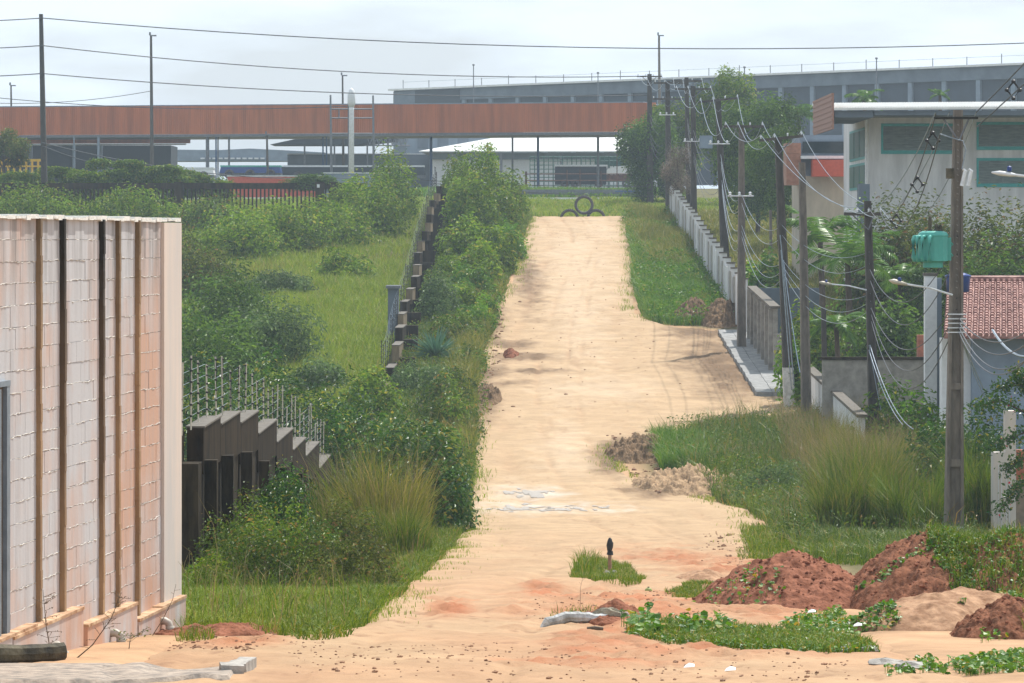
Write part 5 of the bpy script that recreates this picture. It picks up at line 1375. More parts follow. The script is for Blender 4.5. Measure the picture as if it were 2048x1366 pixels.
# right verge
RV = [(7.4, 181), (10.1, 181), (10.1, 262), (7.2, 262), (7.0, 235), (6.2, 205), (6.3, 183)]
stuff('verge_grass', 'lush green grass and herbs on the right verge below the poles', [pgrass(RV, 60000, .55, .035, .6, True, px=False), pgrass([(6.0, 183), (7.6, 183), (8.5, 262), (6.6, 262)], 14000, .3, .03, .9, True, px=False)], LF['bright'])
stuff('dry_verge_grass', 'dry yellowish grass on top of the right verge near the crest', [pgrass([(7.6, 215), (10.1, 215), (10.1, 264), (7.0, 264)], 26000, .75, .03, .5, True, px=False), pgrass(RV, 9000, .8, .025, .5, True, px=False, patch=(.2, .05, 95))], LF['yellow'])
X, Y = scatter(RV, 15000, False); H_ = rng.uniform(.15, .75, 15000) * (.5 + vnoise(X * .8, Y * .4, 5))
lv = leaf_arrays(np.stack([X, Y, Tn(X, Y) + H_], 1), rng.normal(size=(15000, 3)) * .6 + np.array([0, 0, 1]), .17, .55)
tag(link('verge_herbs', leaf_mesh('verge_herbs', lv, LF['bright'])), 'broad leaved herbs mixed into the right verge grass', None, None, 'stuff')
X, Y = scatter(LST, 12000, False); H_ = rng.uniform(.1, .55, 12000)
lv = leaf_arrays(np.stack([X, Y, Tn(X, Y) + H_], 1), rng.normal(size=(12000, 3)) * .6 + np.array([0, 0, 1]), .14, .5)
tag(link('verge_herbs', leaf_mesh('verge_herbs', lv, LF['weed'])), 'broad leaved herbs along the left edge of the climbing road', None, None, 'stuff')
# ragged fringe of tufts creeping over both edges of the sand
def fringe(dd0, dd1, n, side, h, wd):
    Y = rng.uniform(dd0, dd1, n); e_ = np.interp(Y, *(EL if side < 0 else ER))
    X = e_ + side * (.25 - np.abs(rng.normal(0, .38, n)))
    k = fbm(X * 1.5, Y * .6, 88, 3) > -.02; X, Y = X[k], Y[k]
    return blades(X, Y, h, wd, .9, Z=surf_np(X, Y))
stuff('edge_tufts', 'small grass tufts creeping onto both edges of the sand road', [fringe(43, 110, 15000, -1, .06, .010), fringe(110, 262, 9000, -1, .17, .02), fringe(86, 140, 6000, 1, .10, .015), fringe(181, 262, 6000, 1, .18, .02)], LF['meadow'])
# highway verge and yard behind the wall
stuff('highway_grass', 'mown green grass bank between the tyres and the white kerb', [pgrass([(-40, 268), (40, 268), (40, 299), (-40, 299)], 90000, .30, .07, .6, False, px=False)], LF['meadow'])
stuff('roadside_grass', 'dark green grass strip in front of the guard rail', [pgrass([(-40, 309.5), (14, 309.5), (14, 330), (-40, 330)], 22000, .3, .09, .6, False, px=False)], LF['bright'])
stuff('yard_grass', 'dry yellow grass of the yard behind the stepped wall', [pgrass([(10.6, 178), (17, 178), (20, 262), (10.6, 262)], 42000, .5, .05, .6, False, px=False)], LF['yellow'])
# right lower slope weeds
RLW = [(6.6, 88), (9.3, 84), (13.0, 100), (12.5, 147), (10.9, 143), (8.0, 139), (6.3, 138), (4.7, 131), (5.2, 121), (5.7, 112), (6.3, 100)]
X, Y = scatter(RLW, 16000, False); H_ = rng.uniform(.1, .7, 16000) * (.4 + vnoise(X * .7, Y * .3, 6))
lv = leaf_arrays(np.stack([X, Y, Tn(X, Y) + H_], 1), rng.normal(size=(16000, 3)) * .6 + np.array([0, 0, 1]), .10, .5)
tag(link('weed_leaves', leaf_mesh('weed_leaves', lv, LF['weed'])), 'small leaved weeds among the knee high grass right of the puddles', None, None, 'stuff')
stuff('weeds', 'knee high weeds covering the low ground right of the puddles', [pgrass(RLW, 52000, .40, .024, .7, True, px=False), pgrass(RLW, 9000, .75, .02, .6, True, px=False)], LF['weed'])
stuff('straw_weeds', 'straw coloured stems standing over the weeds right of the puddles', [pgrass(RLW, 7000, .75, .012, .5, True, px=False, patch=(.25, .0, 97)), pgrass([(8, 108), (12.4, 108), (12.4, 135), (9, 138)], 5000, 1.2, .013, .4, True, px=False)], LF['straw'])
stuff('green_tuft', 'bright green grass bank beside the dug earth right of the dip', [pgrass([(4.6, 123), (5.9, 122), (6.4, 131), (4.7, 133)], 8000, .55, .02, .6, False, px=False)], LF['bright'])
stuff('mid_green_weeds', 'mid green weeds between the red mounds and the tall grass clumps', [pgrass([(5.4, 72), (9.6, 66), (10.4, 92), (6.2, 98)], 16000, .34, .016, .8, True, px=False, patch=(.9, -.1, 98))], LF['tall'])  # plain mid green blades in noise patches
stuff('sparse_weeds', 'sparse low weeds dotted over the bare edge of the sand', [pgrass([(5.0, 70), (6.6, 70), (7.2, 92), (5.8, 96)], 6000, .14, .016, .9, False, px=False, patch=(.8, .06, 99)), pgrass([(1480, 1060), (1560, 1060), (1590, 1110), (1500, 1120)], 1500, .2, .016, .8, False)], LF['grass'])

# ------------------------------------------------------------------ bushes, clumps, trees: left
bush('weedy_bush', 'tangled small leaved weed bush directly before the blackened fence', gx(490, 62), 62, (.72, 1.6, 1.15), 9000, .055, LF['weed'], 101, lobes=36, lobe_r=.3)
bush('weedy_bush', 'reddish green weed bush at the middle of the near grass patch', gx(575, 57.5), 57.5, (.78, 1.5, 1.0), 10000, .052, LF['weed'], 102, lobes=36, lobe_r=.3)
bush('weedy_bush', 'leggy dark weed bush reaching up in front of the last fence slabs', gx(575, 66), 66, (.80, 1.3, 1.62), 9000, .06, LF['glossy'], 103, lobes=36, lobe_r=.3)
bush('weedy_bush', 'low spreading weed bush nearest to the sand on the left patch', gx(690, 57), 57, (.72, 1.4, .7), 7000, .05, LF['olive'], 104, lobes=30, lobe_r=.3)
bush('weedy_bush', 'small weed bush at the corner of the block wall foot', gx(420, 56), 56, (.4, .9, .5), 3000, .05, LF['grass'], 105, lobes=20)
bush('weedy_bush', 'weed bush with dry brown stems under the yellow grass clump', gx(690, 68), 68, (.8, 1.4, 1.1), 7000, .055, LF['olive'], 106, lobes=30, lobe_r=.3)
clump('grass_clump', 'tall yellow green grass clump between weed bush and glossy bush', gx(765, 80), 80, .85, 1.75, 2600, LF['yellow'], LF['straw'], 111, ry=1.8)
clump('grass_clump', 'greener tall grass clump at the foot of the yellow one', gx(800, 76), 76, .6, 1.25, 1800, LF['tall'], LF['yellow'], 113, ry=1.4)
clump('grass_clump', 'shorter yellow grass clump leaning over the near fence end', gx(700, 84), 84, .8, 1.8, 1900, LF['tall'], LF['straw'], 112, ry=1.4)
GB = 'glossy dark bush of the hedge along the near fence, '
for (px, D, r, n, sd, lab, lf) in (
        (872, 93, (1.02, 1.6, 2.15), 8000, 121, 'glossy dark bush overhanging the road edge beside the puddle', 'glossy'),
        (790, 100, (1.25, 2.0, 2.35), 8000, 122, 'glossy dark bush behind the yellow grass clump', 'glossy'),
        (700, 108, (1.35, 2.2, 2.7), 8000, 123, 'broad glossy bush filling the gap behind the fence rods', 'glossy'),
        (600, 114, (1.4, 2.2, 2.9), 8000, 124, 'glossy bush with yellowing top leaves behind the rods', 'glossy'),
        (500, 116, (1.3, 2.2, 3.3), 8000, 125, 'yellow flecked glossy bush behind the tallest fence rods', 'glossy'),
        (405, 112, (1.2, 2.2, 3.4), 7000, 126, 'dark glossy bush touching the block wall edge behind the rods', 'glossy'),
        (800, 122, (1.1, 2.0, 1.3), 5000, 127, 'low leafy bush just past the glossy hedge at the fence foot', 'weed'),
        (870, 126, (.9, 2.0, 1.1), 4500, 128, 'low bush at the sand edge past the glossy hedge', 'weed'),
        (745, 142, (1.0, 2.0, 1.5), 4500, 129, 'rounded weedy bush covering the lower end of the long stepped fence', 'road')):
    bush('bush', lab, gx(px, D), D, r, n, .13 if D < 118 else .14, LF[lf], sd, lobes=28)
for (px, D, r, n, sd, lab, lf, lfs) in (
        (420, 150, (2.2, 3.2, 2.8), 8000, 131, 'dark green bush in the field next to the block wall edge', 'dark', .17),
        (540, 158, (2.1, 3.2, 2.5), 8000, 132, 'blue green bush spreading into the meadow from the left', 'grey', .17),
        (460, 172, (2.2, 3.2, 3.0), 8000, 133, 'hazy dark bush at mid depth of the field', 'dark', .18),
        (630, 150, (1.2, 2.2, 1.1), 4500, 134, 'low dark bush bordering the bright meadow', 'grey', .16),
        (380, 195, (2.4, 3.0, 3.2), 7000, 135, 'hazy brownish bush half cut by the block wall', 'olive', .19),
        (470, 222, (2.6, 3.0, 2.6), 7000, 136, 'field bush below the picket fence, left of centre', 'road', .2),
        (570, 226, (2.6, 3.0, 2.7), 7000, 137, 'wide field bush below the picket fence pillar pair', 'road', .2),
        (665, 230, (2.4, 3.0, 2.6), 7000, 138, 'field bush under the picket fence meter plate', 'road', .2),
        (745, 238, (2.0, 3.0, 3.6), 7000, 139, 'tall field bush leaning against the far stepped fence', 'road', .2),
        (790, 252, (1.5, 2.6, 4.2), 7000, 140, 'tall bush at the far end of the stepped fence, field side', 'road', .2),
        (700, 252, (1.8, 2.6, 2.4), 6000, 141, 'low bush before the last pickets of the back fence', 'road', .2),
        (430, 245, (2.6, 2.6, 1.9), 6000, 142, 'low bush hiding the foot of the pickets at left', 'weed', .2),
        (250, 250, (4.0, 2.6, 2.1), 8000, 143, 'wide low bush behind the block wall top', 'road', .2),
        (60, 250, (3.5, 2.6, 2.3), 8000, 144, 'wide low bush at the far left under the picket fence', 'road', .2),
        (560, 196, (1.8, 2.6, 1.2), 5000, 145, 'low grey green bush at the upper edge of the bright meadow', 'grey', .17),
        (690, 205, (1.5, 2.6, 1.5), 5000, 146, 'small meadow bush left of the meter shelter', 'road', .18)):
    bush('field_bush', lab, gx(px, D), D, r, n, lfs, LF[lf], sd, lobes=30)
# road side of the far fence
for (px, D, r, n, sd, lab, lf, lfs) in (
        (968, 250, (2.35, 3.4, 4.5), 12000, 151, 'tallest broad bush left of the road near the crest', 'road', .21),
        (1000, 232, (1.35, 2.8, 2.9), 8000, 152, 'bush bulging over the sand below the crest, left side', 'road', .20),
        (940, 232, (1.5, 2.8, 3.9), 9000, 153, 'broad bush hugging the far stepped fence on its road side', 'road', .20),
        (985, 212, (1.15, 2.6, 2.3), 7500, 154, 'rounded bush pressing against the left road edge at mid slope', 'road', .19),
        (930, 212, (1.35, 2.6, 2.7), 7500, 155, 'dense bush between far fence and mid slope road edge', 'road', .19),
        (935, 194, (1.4, 2.4, 1.6), 6000, 156, 'yellow flecked bush at the road bend on the left', 'bright', .17),
        (962, 186, (.8, 2.0, .9), 3500, 157, 'low bush spilling onto the sand at the left bend', 'bright', .16),
        (885, 182, (1.0, 2.2, 2.2), 8000, 158, 'grey green small leaved shrub above the agave', 'grey', .13),
        (930, 172, (.9, 2.0, 1.0), 4000, 159, 'low leafy bush right of the agave', 'weed', .15),
        (862, 152, (.9, 2.0, .85), 6000, 160, 'grey green shrub below the agave at the fence foot', 'grey', .12),
        (905, 148, (.8, 2.2, 1.1), 4500, 161, 'low bush right below the agave near the sand', 'weed', .13),
        (915, 196, (1.3, 2.4, 2.0), 7000, 164, 'bush filling the strip above the grey green shrub', 'road', .18),
        (1015, 222, (.9, 2.4, 1.9), 5500, 165, 'bright bush lobe leaning over the left sand edge under the crest', 'bright', .19),
        (955, 178, (.8, 2.2, 1.2), 4500, 166, 'leafy low bush between agave and the sand at the bend', 'bright', .15),
        (935, 160, (.7, 2.0, .8), 4500, 167, 'low weed bush right of the agave rosette foot', 'weed', .13),
        (900, 136, (1.0, 2.4, 1.2), 5000, 168, 'low hazy bush before the puddle side hedge, at the sand edge', 'weed', .13),
        (868, 190, (.6, 2.2, 1.6), 4500, 261, 'narrow bush tucked against the dark posts of the stepped fence', 'road', .16),
        (960, 204, (1.1, 2.4, 2.0), 6500, 262, 'round bush on the outer curve of the left road bend', 'road', .18),
        (925, 184, (1.0, 2.2, 1.5), 6000, 263, 'bush filling the gap right of the grey green shrub', 'road', .16),
        (905, 172, (.9, 2.0, 1.3), 5000, 264, 'bush directly behind the agave rosette', 'weed', .14),
        (885, 142, (1.0, 2.4, 1.3), 5500, 265, 'weedy bush between agave slope and the glossy hedge', 'weed', .13),
        (815, 150, (.7, 1.8, 1.0), 4000, 266, 'small bush at the lowest dark post of the stepped fence', 'grey', .12),
        (1025, 258, (.9, 2.2, 1.8), 5000, 162, 'last bush on the left before the crest of the road', 'road', .2),
        (912, 258, (1.1, 2.4, 3.6), 6000, 163, 'bush behind the highest slabs of the stepped fence', 'road', .2)):
    bush('roadside_bush', lab, gx(px, D), D, r, n, lfs, LF[lf], sd, lobes=32, lobe_r=.34)
# agave
ag = empty('agave', (gx(872, 163), 163, T(gx(872, 163), 163)), 'large blue green spiky agave rosette at the foot of the stepped fence', 'agave')
V, Fc = [], []
ga = random.Random(9)
mb = MB()
for i in range(120):
    a = ga.uniform(0, 2 * math.pi); el = math.asin(ga.uniform(.05, .98)); L = ga.uniform(1.15, 1.6) * (.9 + .1 * math.sin(el))
    d = Vector((math.cos(a) * math.cos(el), math.sin(a) * math.cos(el), math.sin(el))); s = d.cross(Vector((0, 0, 1))).normalized(); up = s.cross(d)
    p = [Vector((0, 0, .3)) + d * .1, d * L * .5 + Vector((0, 0, .33)), d * L + Vector((0, 0, .22))]
    mb.add([p[0] - s * .03, p[0] + s * .03, p[1] + s * .045 + up * .02, p[1] - s * .045 + up * .02, p[1] - up * .02, p[2]], [(0, 1, 2, 4), (1, 0, 3, 4), (2, 5, 4), (3, 4, 5)][:0] + [(0, 1, 4), (0, 4, 3), (1, 2, 4), (4, 2, 5), (3, 4, 5)])
mb.build('leaves', LF['agave'], ag)
mb = MB(); mb.lathe((0, 0, -.2), [(.22, 0), (.2, .4), (.1, .6)], 10); mb.build('trunk', M['bark'], ag)
# hedge over the picket fence, tree at the far left, creeper
P, nn, C = crown_points((13, 1.6, 1.5), 34000, 70, 171, lobe_r=.13)
xh = gx(210, 267)
hg = empty('hedge', (xh, 267, 2.4), 'long clipped looking hedge growing over the picket fence at left', 'hedge')
link('foliage', leaf_mesh('foliage', leaf_arrays(P * np.array([.62, 1, 1.58]) + np.array([0, 0, -.1]), nn, .24), LF['road']), hg)
mb = MB()
for i in range(9): mb.tube([(-8 + i * 2, 0, -1.2), (-8 + i * 2.03, 0, .9)], .05, 5)
mb.build('stems', M['bark'], hg)
cp = empty('creeper', (gx(632, 264.5), 264.4, 1.3), 'dark creeper heaped over the picket fence pillar', 'creeper')
P, nn, C = crown_points((1.9, .6, .9), 6000, 20, 172)
link('foliage', leaf_mesh('foliage', leaf_arrays(P + np.array([0, 0, 1.7]), nn, .17), LF['dark']), cp)
mb = MB(); mb.tube([(1.2, 0, -.2), (1.1, 0, 1.2), (.6, 0, 2.2)], .05, 5); mb.build('stem', M['twig'], cp)
tree('tree', 'small olive green tree at the far left edge before the canopy', gx(8, 275), 275, gz(300, 275), (1.7, 1.6, 1.15), 5500, .24, LF['olive'], 173, lobes=18)

# ------------------------------------------------------------------ trees and bushes: right
tree('tree', 'round dark roadside tree beside the highway at the top of the road', gx(1305, 288), 288, gz(312, 288), (2.2, 1.8, 3.0), 11000, .26, LF['dark'], 181, droop=.3)
tree('tree', 'leaning green tree top between the far crossarm poles', gx(1345, 292), 292, gz(285, 292), (3.2, 2.0, 2.6), 12000, .26, LF['road'], 182)
tree('tree', 'big dark drooping tree behind the sidewalk pole', gx(1515, 240), 240, gz(310, 240), (2.6, 2.4, 3.2), 26000, .26, LF['dark'], 183, droop=.5, lobes=40)
tree('tree', 'smaller dark tree in front of the drooping tree, foliage down to the yard', gx(1560, 226), 226, gz(360, 226), (1.9, 1.8, 2.6), 11000, .2, LF['dark'], 184, droop=.5)
tree('tree', 'tall rounded tree whose top stands against the hangar', gx(1455, 285), 285, gz(225, 285), (2.2, 1.8, 2.9), 10000, .25, LF['road'], 185)
tree('tree', 'bare greyish brown tree with dry twigs by the yard wall', gx(1358, 250), 250, gz(345, 250), (1.0, 1.2, 1.5), 5000, .2, LF['dry'], 186, aspect=.15)
def frond(mb, base, az, L, rise, droop, gr, w=.36, n=22):
    d = Vector((math.cos(az), math.sin(az), 0))
    pts = []
    for i in range(n + 1):
        t = i / n; pts.append(base + d * (L * t * (1 - .15 * t)) + Vector((0, 0, rise * L * t - droop * L * t * t)))
    mb.tube(pts[::3] + [pts[-1]], [.025 * (1 - .8 * i / len(pts[::3])) for i in range(len(pts[::3]) + 1)], 4, caps=False)
    for i in range(2, n + 1):
        t = i / n; ln = w * L * math.sin(math.pi * (t * .85 + .12)) * gr.uniform(.85, 1.1)
        tg = (pts[i] - pts[i - 1]).normalized(); sd = tg.cross(Vector((0, 0, 1))).normalized(); up = sd.cross(tg)
        for s in (-1, 1):
            dr = sd * s * .8 + tg * .55 - Vector((0, 0, gr.uniform(.15, .55)))
            dr.normalize(); q = tg * .035
            p0 = pts[i]; mb.add([p0 - q, p0 + q, p0 + dr * ln * .55 + q * .9 + up * .03, p0 + dr * ln - Vector((0, 0, .04)), p0 + dr * ln * .5 - q * .9 + up * .03], [(0, 1, 2, 3, 4)])
def palm(label, x, y, cz, L, n, sd, tr=.13, m='palm'):
    z0 = T(x, y); rt = empty('palm_tree', (x, y, z0), label, 'palm tree')
    gr = random.Random(sd); h = cz - z0
    mb = MB(); mb.tube([(0, 0, -.3), (.1, 0, h * .5), (0, 0, h)], [tr * 1.3, tr, tr * .8], 9); mb.build('trunk', M['bark'], rt)
    for i in range(n):
        mb = MB(); el = gr.uniform(.05, .95) if i % 3 else gr.uniform(.7, 1.3)
        frond(mb, Vector((0, 0, h)), 2 * math.pi * i / n + gr.uniform(-.25, .25), L * gr.uniform(.8, 1.1), el, gr.uniform(.45, .85), gr)
        mb.build('frond', LF[m], rt)
    return rt
palm('glossy palm with wide fronds left of the leaning pole', gx(1695, 152), 152, gz(525, 152), 2.3, 17, 191)
palm('palm with bright fronds above the garden wall, its crown under the annex', gx(1640, 164), 164, gz(470, 164), 1.9, 14, 192)
palm('low young palm at the foot of the palms behind the stub pole', gx(1672, 141), 141, gz(650, 141), 1.4, 13, 193, .1)
palm('dark palm right of the leaning pole in front of the bushes', gx(1800, 156), 156, gz(560, 156), 1.9, 14, 194)
palm('coconut palm crown against the hangar left of the warehouse gable', gx(1598, 262), 262, gz(232, 262), 2.0, 14, 195)
palm('coconut palm crown peeking over the white metal roof', gx(1728, 255), 255, gz(196, 255), 1.5, 12, 196)
palm('thin palm tip standing over the white metal roof further right', gx(1880, 262), 262, gz(190, 262), .9, 9, 197)
bush('shrub', 'bright green banana like shrub behind the stepped wall near the sidewalk pole', gx(1520, 184), 184, (.9, 1.6, 2.6), 4000, .24, LF['bright'], 201, cat='shrub', aspect=.5)
for (px, D, r, yt, n, sd, lab, lf) in (
        (1790, 168, (1.9, 2.0), 400, 15000, 211, 'olive bushy tree under the left warehouse window', 'olive'),
        (1860, 172, (1.8, 2.0), 395, 15000, 212, 'olive brown tree crown behind the turquoise transformer', 'olive'),
        (1950, 166, (2.0, 2.0), 408, 15000, 213, 'dark green bushy tree right of the near pole under the warehouse', 'olive'),
        (2040, 163, (2.0, 2.0), 412, 15000, 214, 'dark bushy tree at the right edge above the tiled roof', 'olive'),
        (1900, 155, (1.8, 1.8), 470, 12000, 215, 'lower dark bush between near pole and tiled roof', 'dark'),
        (2000, 150, (2.0, 1.8), 480, 12000, 216, 'dark green bush directly above the tiled roof ridge', 'dark'),
        (1790, 146, (1.5, 1.8), 590, 12000, 217, 'dense dark bush behind the white gate column', 'dark'),
        (1730, 170, (1.2, 1.6), 410, 5000, 218, 'bright leaved young tree behind the top of the leaning pole', 'bright'),
        (1640, 150, (1.4, 1.6), 590, 6000, 219, 'green shrub under the palms behind the garden wall', 'road')):
    z0 = T(gx(px, D), D); bush('shrub_tree', lab, gx(px, D), D, (r[0], r[1], gz(yt + 42, D) - z0), n, .19, LF[lf], sd, cat='tree', lobes=34, lobe_r=.46)
# grass clumps and shrubs right
clump('grass_clump', 'tall dark green grass clump left of the near concrete pole', gx(1735, 96), 96, 1.35, 1.95, 5200, LF['tall'], LF['straw'], 221, ry=1.8)
clump('grass_clump', 'tall reddish stemmed grass clump nearest the bare sand on the right', gx(1690, 90), 90, .75, 1.7, 3000, LF['tall'], LF['yellow'], 222, ry=1.3)
clump('grass_clump', 'grass clump in the shade between near pole and white gate post', gx(1948, 91), 91, .62, 2.3, 3400, LF['tall'], LF['tall'], 223, ry=1.2)
clump('grass_clump', 'feathery straw topped grass clump behind the tall dark clump', gx(1760, 112), 112, 1.6, 2.0, 3800, LF['yellow'], LF['straw'], 224, ry=2.0)
clump('grass_clump', 'green grass clump touching the foot of the near pole', gx(1835, 88), 88, .8, 1.5, 3000, LF['tall'], LF['grass'], 225, ry=1.2)
clump('grass_clump', 'hazy straw grass clump around the stub pole', gx(1650, 122), 122, 1.3, 1.6, 2600, LF['yellow'], LF['straw'], 226, ry=1.8)
bush('shrub', 'broad leaved dark shrub between near pole and grey house', gx(1860, 99), 99, (.75, 1.5, 2.3), 5000, .12, LF['glossy'], 231, cat='shrub')
bush('shrub', 'glossy shrub with red flowers above the white gate post', gx(1965, 93), 93, (.85, 1.4, 2.75), 6500, .11, LF['glossy'], 232, cat='shrub')
bush('shrub', 'light green shrub in front of the weathered block wall', gx(1790, 126), 126, (1.5, 1.6, 2.2), 6000, .16, LF['bright'], 233, cat='shrub')
bush('shrub', 'grey leaved shrub before the blue grey house wall', gx(1905, 112), 112, (.7, 1.4, 2.1), 4000, .12, LF['grey'], 234, cat='shrub')
bush('shrub', 'low leafy shrub at the foot of the thick cable pole', gx(1585, 146), 146, (.6, .8, 2.1), 1500, .2, LF['bright'], 235, cat='shrub', lobes=8)
bush('shrub', 'blue green weedy shrub in the middle of the right slope', gx(1560, 112), 112, (1.2, 1.8, .95), 5000, .09, LF['grey'], 236, cat='shrub')
bush('shrub', 'small green shrub in front of the tall grass clump', gx(1610, 85), 85, (.55, 1.0, .55), 2800, .07, LF['weed'], 237, cat='shrub')
bush('shrub', 'low weedy shrub right of the green tuft by the dug earth', gx(1480, 118), 118, (.9, 1.5, .7), 4000, .09, LF['weed'], 238, cat='shrub')
# bougainvillea branch reaching in at the right edge
bb = empty('bougainvillea', (gx(2120, 84), 84, T(10.5, 84)), 'dark flowering branches hanging in from the right edge over the gate post', 'bush')
mb = MB(bb.location); pts_all = []
gb = random.Random(44)
for (P_) in ([(2130, 1000), (2075, 800), (2035, 765), (1990, 780)], [(2130, 1000), (2060, 860), (2010, 882), (1975, 892)], [(2130, 1000), (2048, 960), (2025, 985), (1998, 1022)], [(2130, 1000), (2070, 790), (2040, 750), (2030, 745)], [(2130, 1000), (2060, 830), (2000, 800), (1950, 815)], [(2130, 1000), (2065, 905), (2035, 925), (2012, 940)]):
    w_ = [at(a, b, 84 - .3 * i) for i, (a, b) in enumerate(P_)]
    fine = []
    for i in range(3):
        for k in range(6): fine.append(w_[i].lerp(w_[i + 1], k / 6))
    fine.append(w_[3]); mb.tube(fine, [.03 * (1 - i / 20) + .004 for i in range(len(fine))], 5)
    pts_all += fine[4:]
mb.build('branches', M['bark'], bb)
pa = np.array([tuple(p - bb.location) for p in pts_all])
k = rng.integers(0, len(pa), 2600); Pp = pa[k] + rng.normal(0, .085, (2600, 3))
link('foliage', leaf_mesh('foliage', leaf_arrays(Pp, rng.normal(size=(2600, 3)) + np.array([0, 0, .6]), .085, .6), LF['glossy']), bb)
k = rng.integers(0, len(pa), 40); Pp = pa[k] + rng.normal(0, .1, (40, 3))
fo = link('flowers', leaf_mesh('flowers', leaf_arrays(Pp, rng.normal(size=(40, 3)), .06, .8), leafm('red_flower', (.45, .02, .03), (.6, .05, .06), .5, .3)), bb)
fo['kind'] = 'stuff'

# ------------------------------------------------------------------ earth mounds at the lower right
def mound(name, label, cx, cy, rx, ry, h, m, seed, rough=.10, skew=0.0, cat='earth mound', res=170, ridge=0.0):
    xs = np.linspace(-1.25, 1.25, res); ys = np.linspace(-1.25, 1.25, res)
    U, V_ = np.meshgrid(xs, ys)
    q = np.sqrt(U ** 2 + V_ ** 2) + .22 * fbm(U * 2 + 5, V_ * 2, seed, 3)
    X, Y = cx + (U + skew * V_) * rx, cy + V_ * ry
    hh = h * np.clip(1 - q ** 1.5, 0, 1) * (1 + ridge * U)
    inn = sstep(1.15, .8, q)
    cl = np.clip(fbm(X * 5, Y * 4, seed + 2, 4) * 2.2, -.25, .9)
    Z = hh + inn * rough * (1.3 * fbm(X * 2.2, Y * 2.2, seed + 1, 4) + .75 * cl + .9 * np.abs(fbm(X * 12, Y * 9, seed + 4, 3)))
    Zg = surf_np(X.ravel(), Y.ravel()).reshape(X.shape)
    Z = Zg + Z - .12 * sstep(.92, 1.12, q)
    ii = (np.arange(res - 1)[:, None] * res + np.arange(res - 1)[None, :]).ravel()
    fq = np.stack([ii, ii + 1, ii + res + 1, ii + res], 1)
    o = Vector((cx, cy, T(cx, cy)))
    me = np_mesh(name, np.stack([X, Y, Z], -1).reshape(-1, 3) - np.array(o), fq.ravel(), np.full(len(fq), 4), m, True)
    ob = tag(link(name, me, None, o), label, cat)
    fx, fy, fz = X.ravel(), Y.ravel(), Z.ravel()
    return ob, (fx, fy, fz, q.ravel())
def earth(nm, c, c2, bump=.9, scale=5):
    return pm(nm, c, rough=.95, var=.25, scale=scale, bump=bump, c2=c2, spec=.1)
redE = earth('red_earth', (.17, .062, .034), (.31, .13, .078))
redD = earth('dark_red_earth', (.13, .055, .03), (.27, .115, .065))
sandE = earth('sandy_earth', (.28, .15, .085), (.44, .27, .165), bump=.5)
brE = earth('brown_earth', (.13, .085, .05), (.26, .17, .10))
m1, h1 = mound('earth_mound', 'reddish brown clod covered earth mound left of the larger mound', gx(1595, 52), 52, 1.35, 2.6, .62, redE, 301, .13, skew=.1)
m2, h2 = mound('earth_mound', 'large red earth mound in front of the near pole, green creeper on its right', gx(1868, 51), 51, 1.3, 2.8, .94, redD, 302, .16)
mb_, hb = mound('earth_mound', 'long red earth bank overgrown with green creeper at the right edge', gx(2030, 50), 50, 1.35, 2.4, .92, redD, 314, .14)
m3, h3 = mound('earth_mound', 'long pale sandy bank in front of the creeper at right', gx(1930, 44.6), 44.6, 1.25, 1.4, .42, sandE, 303, .06, skew=.5)
m4, h4 = mound('earth_mound', 'dark clodded earth mound at the lower right corner', gx(2030, 42.0), 42.0, .72, 1.1, .36, redD, 304, .16)
m5, h5 = mound('earth_mound', 'low heap of pale sand behind the round fallen coconut', gx(1425, 62), 62, .6, 1.2, .12, sandE, 305, .05)
m6, h6 = mound('earth_mound', 'brown dug earth heap beside the green grass bank', gx(1290, 129), 129, 1.3, 3.4, .5, brE, 306, .35)
m7, h7 = mound('earth_mound', 'straw strewn spoil heap in front of the weeds right of the dip', gx(1380, 117), 117, 1.7, 4.0, .42, earth('spoil', (.30, .20, .12), (.44, .30, .18)), 307, .3)
m8, h8 = mound('earth_mound', 'left half of the small dark dirt heap below the leaning pole', gx(1385, 184), 184, 1.1, 2.4, .95, brE, 308, .35)
m9, h9 = mound('earth_mound', 'right half of the small dark dirt heap touching the sidewalk', gx(1442, 182), 182, 1.1, 2.4, 1.0, brE, 309, .35)
m10, h10 = mound('earth_mound', 'small rust red soil lump on the left road edge at the bend', gx(1022, 167), 167, .35, .9, .32, redE, 310, .12)
mD, hD = mound('earth_mound', 'crumbled soil bank at the left road edge below the agave', gx(975, 149), 149, .55, 2.6, .35, brE, 311, .3)
mE, hE = mound('earth_mound', 'reddish loose soil at the corner of the block wall', gx(440, 42.6), 42.6, .75, .8, .10, redE, 312, .08)
mF, hF = mound('earth_mound', 'soil drifted against the broken concrete pole piece', gx(1225, 45.4), 45.4, .42, .8, .14, redE, 313, .07)

